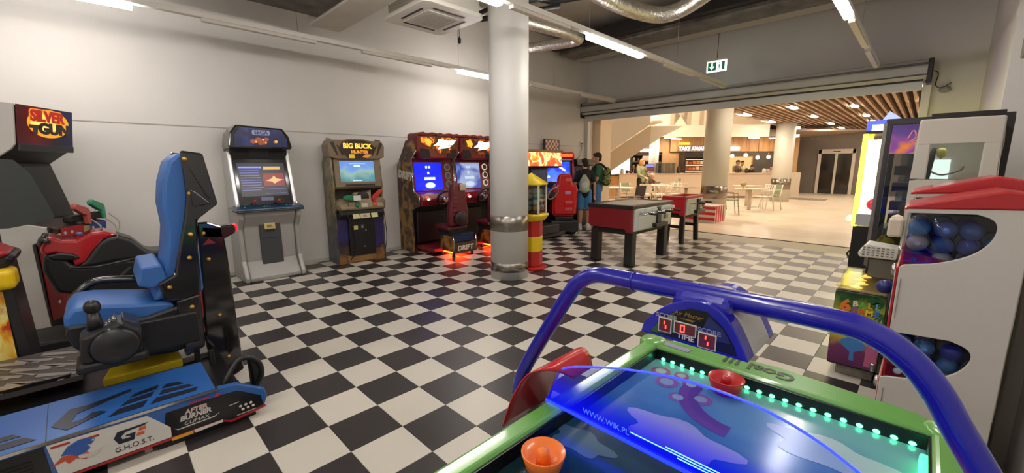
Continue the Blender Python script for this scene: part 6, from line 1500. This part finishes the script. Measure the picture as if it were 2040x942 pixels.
# woman with pushchair
wx, wy = SQ(5.1, 16.3)
t = person('woman in sage top with dark shoulder strap pushing a child', (wx, wy, 0), R(75), 1.6, [((-.25, -.12, 1.12), (-.2, -.34, 1.02)), ((.26, .05, 1.1), (.27, .0, .88))], ('8a8a68', '1e1e22'), v=.014, hair_c='b8905c', long_hair=True, shorts=False, sleeves='long', skin='d8a888'); t.scale = (1.12, 1.12, .99)
MB().tube(bez([(-.12, .08, 1.46), (.0, -.16, 1.3), (.17, -.12, 1.02), (.2, .02, .95), (.1, .14, 1.1), (-.1, .12, 1.4)], 5), .012, 6).build('bag_strap', mat('1a1a1c', .6), t)
px, py = SQ(5.75, 16.75)
t = thing('pushchair', 'pushchair with green seat between the woman and cafe tables', 'pushchair', (px, py, 0), R(75))
MB().prism([(-.2, .45), (.18, .45), (.3, 1.0), (.24, 1.02), (.1, .55), (-.2, .52)], -.17, .17).build('seat', mat('6a7050', .7), t, .02)
for s in (-1, 1):
    MB().tube([(s * .2, -.35, .1), (s * .2, .1, .5), (s * .2, .4, 1.02)], .014, 8).build('frame_tube', mat('3a3a3c', .4), t); MB().tube([(s * .2, .35, .1), (s * .2, .0, .5)], .014, 8).build('frame_tube', mat('3a3a3c', .4), t)
    for y in (-.35, .35): MB().lathe([(.0, -.02), (.09, -.018), (.1, 0), (.09, .018), (0, .02)], 16, (s * .22, y, .1), 'x').build('wheel', BLACKM, t)
MB().tube([(-.2, .4, 1.02), (.2, .4, 1.02)], .016, 8).build('push_bar', BLACKM, t)
MB().tube(bez([(-.2, -.15, .75), (0, -.3, .78), (.2, -.15, .75)], 6), .018, 8).build('bumper_bar', BLACK, t)
t2 = thing('person', 'small child in dark top and pale hat sitting in pushchair', 'person', (px, py, .52), R(75))
b = MB(); limb(b, [(0, .05, .08), (0, .1, .3)], [.1, .09]); limb(b, [(0, .1, .3), (0, .1, .4)], [.04, .04]); b.ell((0, .08, .52), (.075, .085, .1), 14, 10)
for s in (-1, 1): limb(b, [(s * .06, .0, .06), (s * .08, -.2, .06), (s * .08, -.24, -.1)], [.05, .04, .03]); limb(b, [(s * .1, .08, .3), (s * .15, -.05, .2), (s * .1, -.16, .24)], [.035, .03, .022]); b.ell((s * .1, -.19, .25), (.02, .03, .02), 8, 6)
vox(b, 'body', mat('d8a890', .5), t2, .012, 4)
b = MB(); limb(b, [(0, .05, .1), (0, .1, .31)], [.115, .1]); [limb(b, [(s * .1, .08, .3), (s * .15, -.05, .2)], [.05, .042]) for s in (-1, 1)]; vox(b, 'top', mat('4a2420', .8), t2, .012, 4)
MB().ell((0, .085, .55), (.088, .098, .095), 14, 10, bot=-.1).build('hat', mat('d8b0a0', .7), t2)
# people behind the bar
AR = [((-.24, -.1, 1.12), (-.2, -.3, 1.05)), ((.24, -.1, 1.12), (.2, -.3, 1.05))]
for s, d, H, rz, lean, c, nm, cap in ((10.72, 19.9, 1.72, 20, .15, ('6a5a48', '222222'), 'bar worker in dark cap and brown top behind the bar', '3a1a14'),
                                  (11.2, 20.3, 1.7, -10, .2, ('c9b890', '222222'), 'bar worker with bowed head beside the lit serving hatch', None),
                                  (11.22, 19.75, 1.55, 5, .5, ('1d1a1c', '1a1a1a'), 'person in black top leaning low over the bar', None),
                                  (12.15, 19.75, 1.55, -5, .6, ('dcc8b8', '3a3a3a'), 'person in pale top bending down behind the bar', None)):
    x, y = SQ(s, d); person(nm, (x, y, 0), Q + R(rz), H, AR, c, v=.02, lean=lean, shorts=False, cap=cap, hair_c='2a2018')
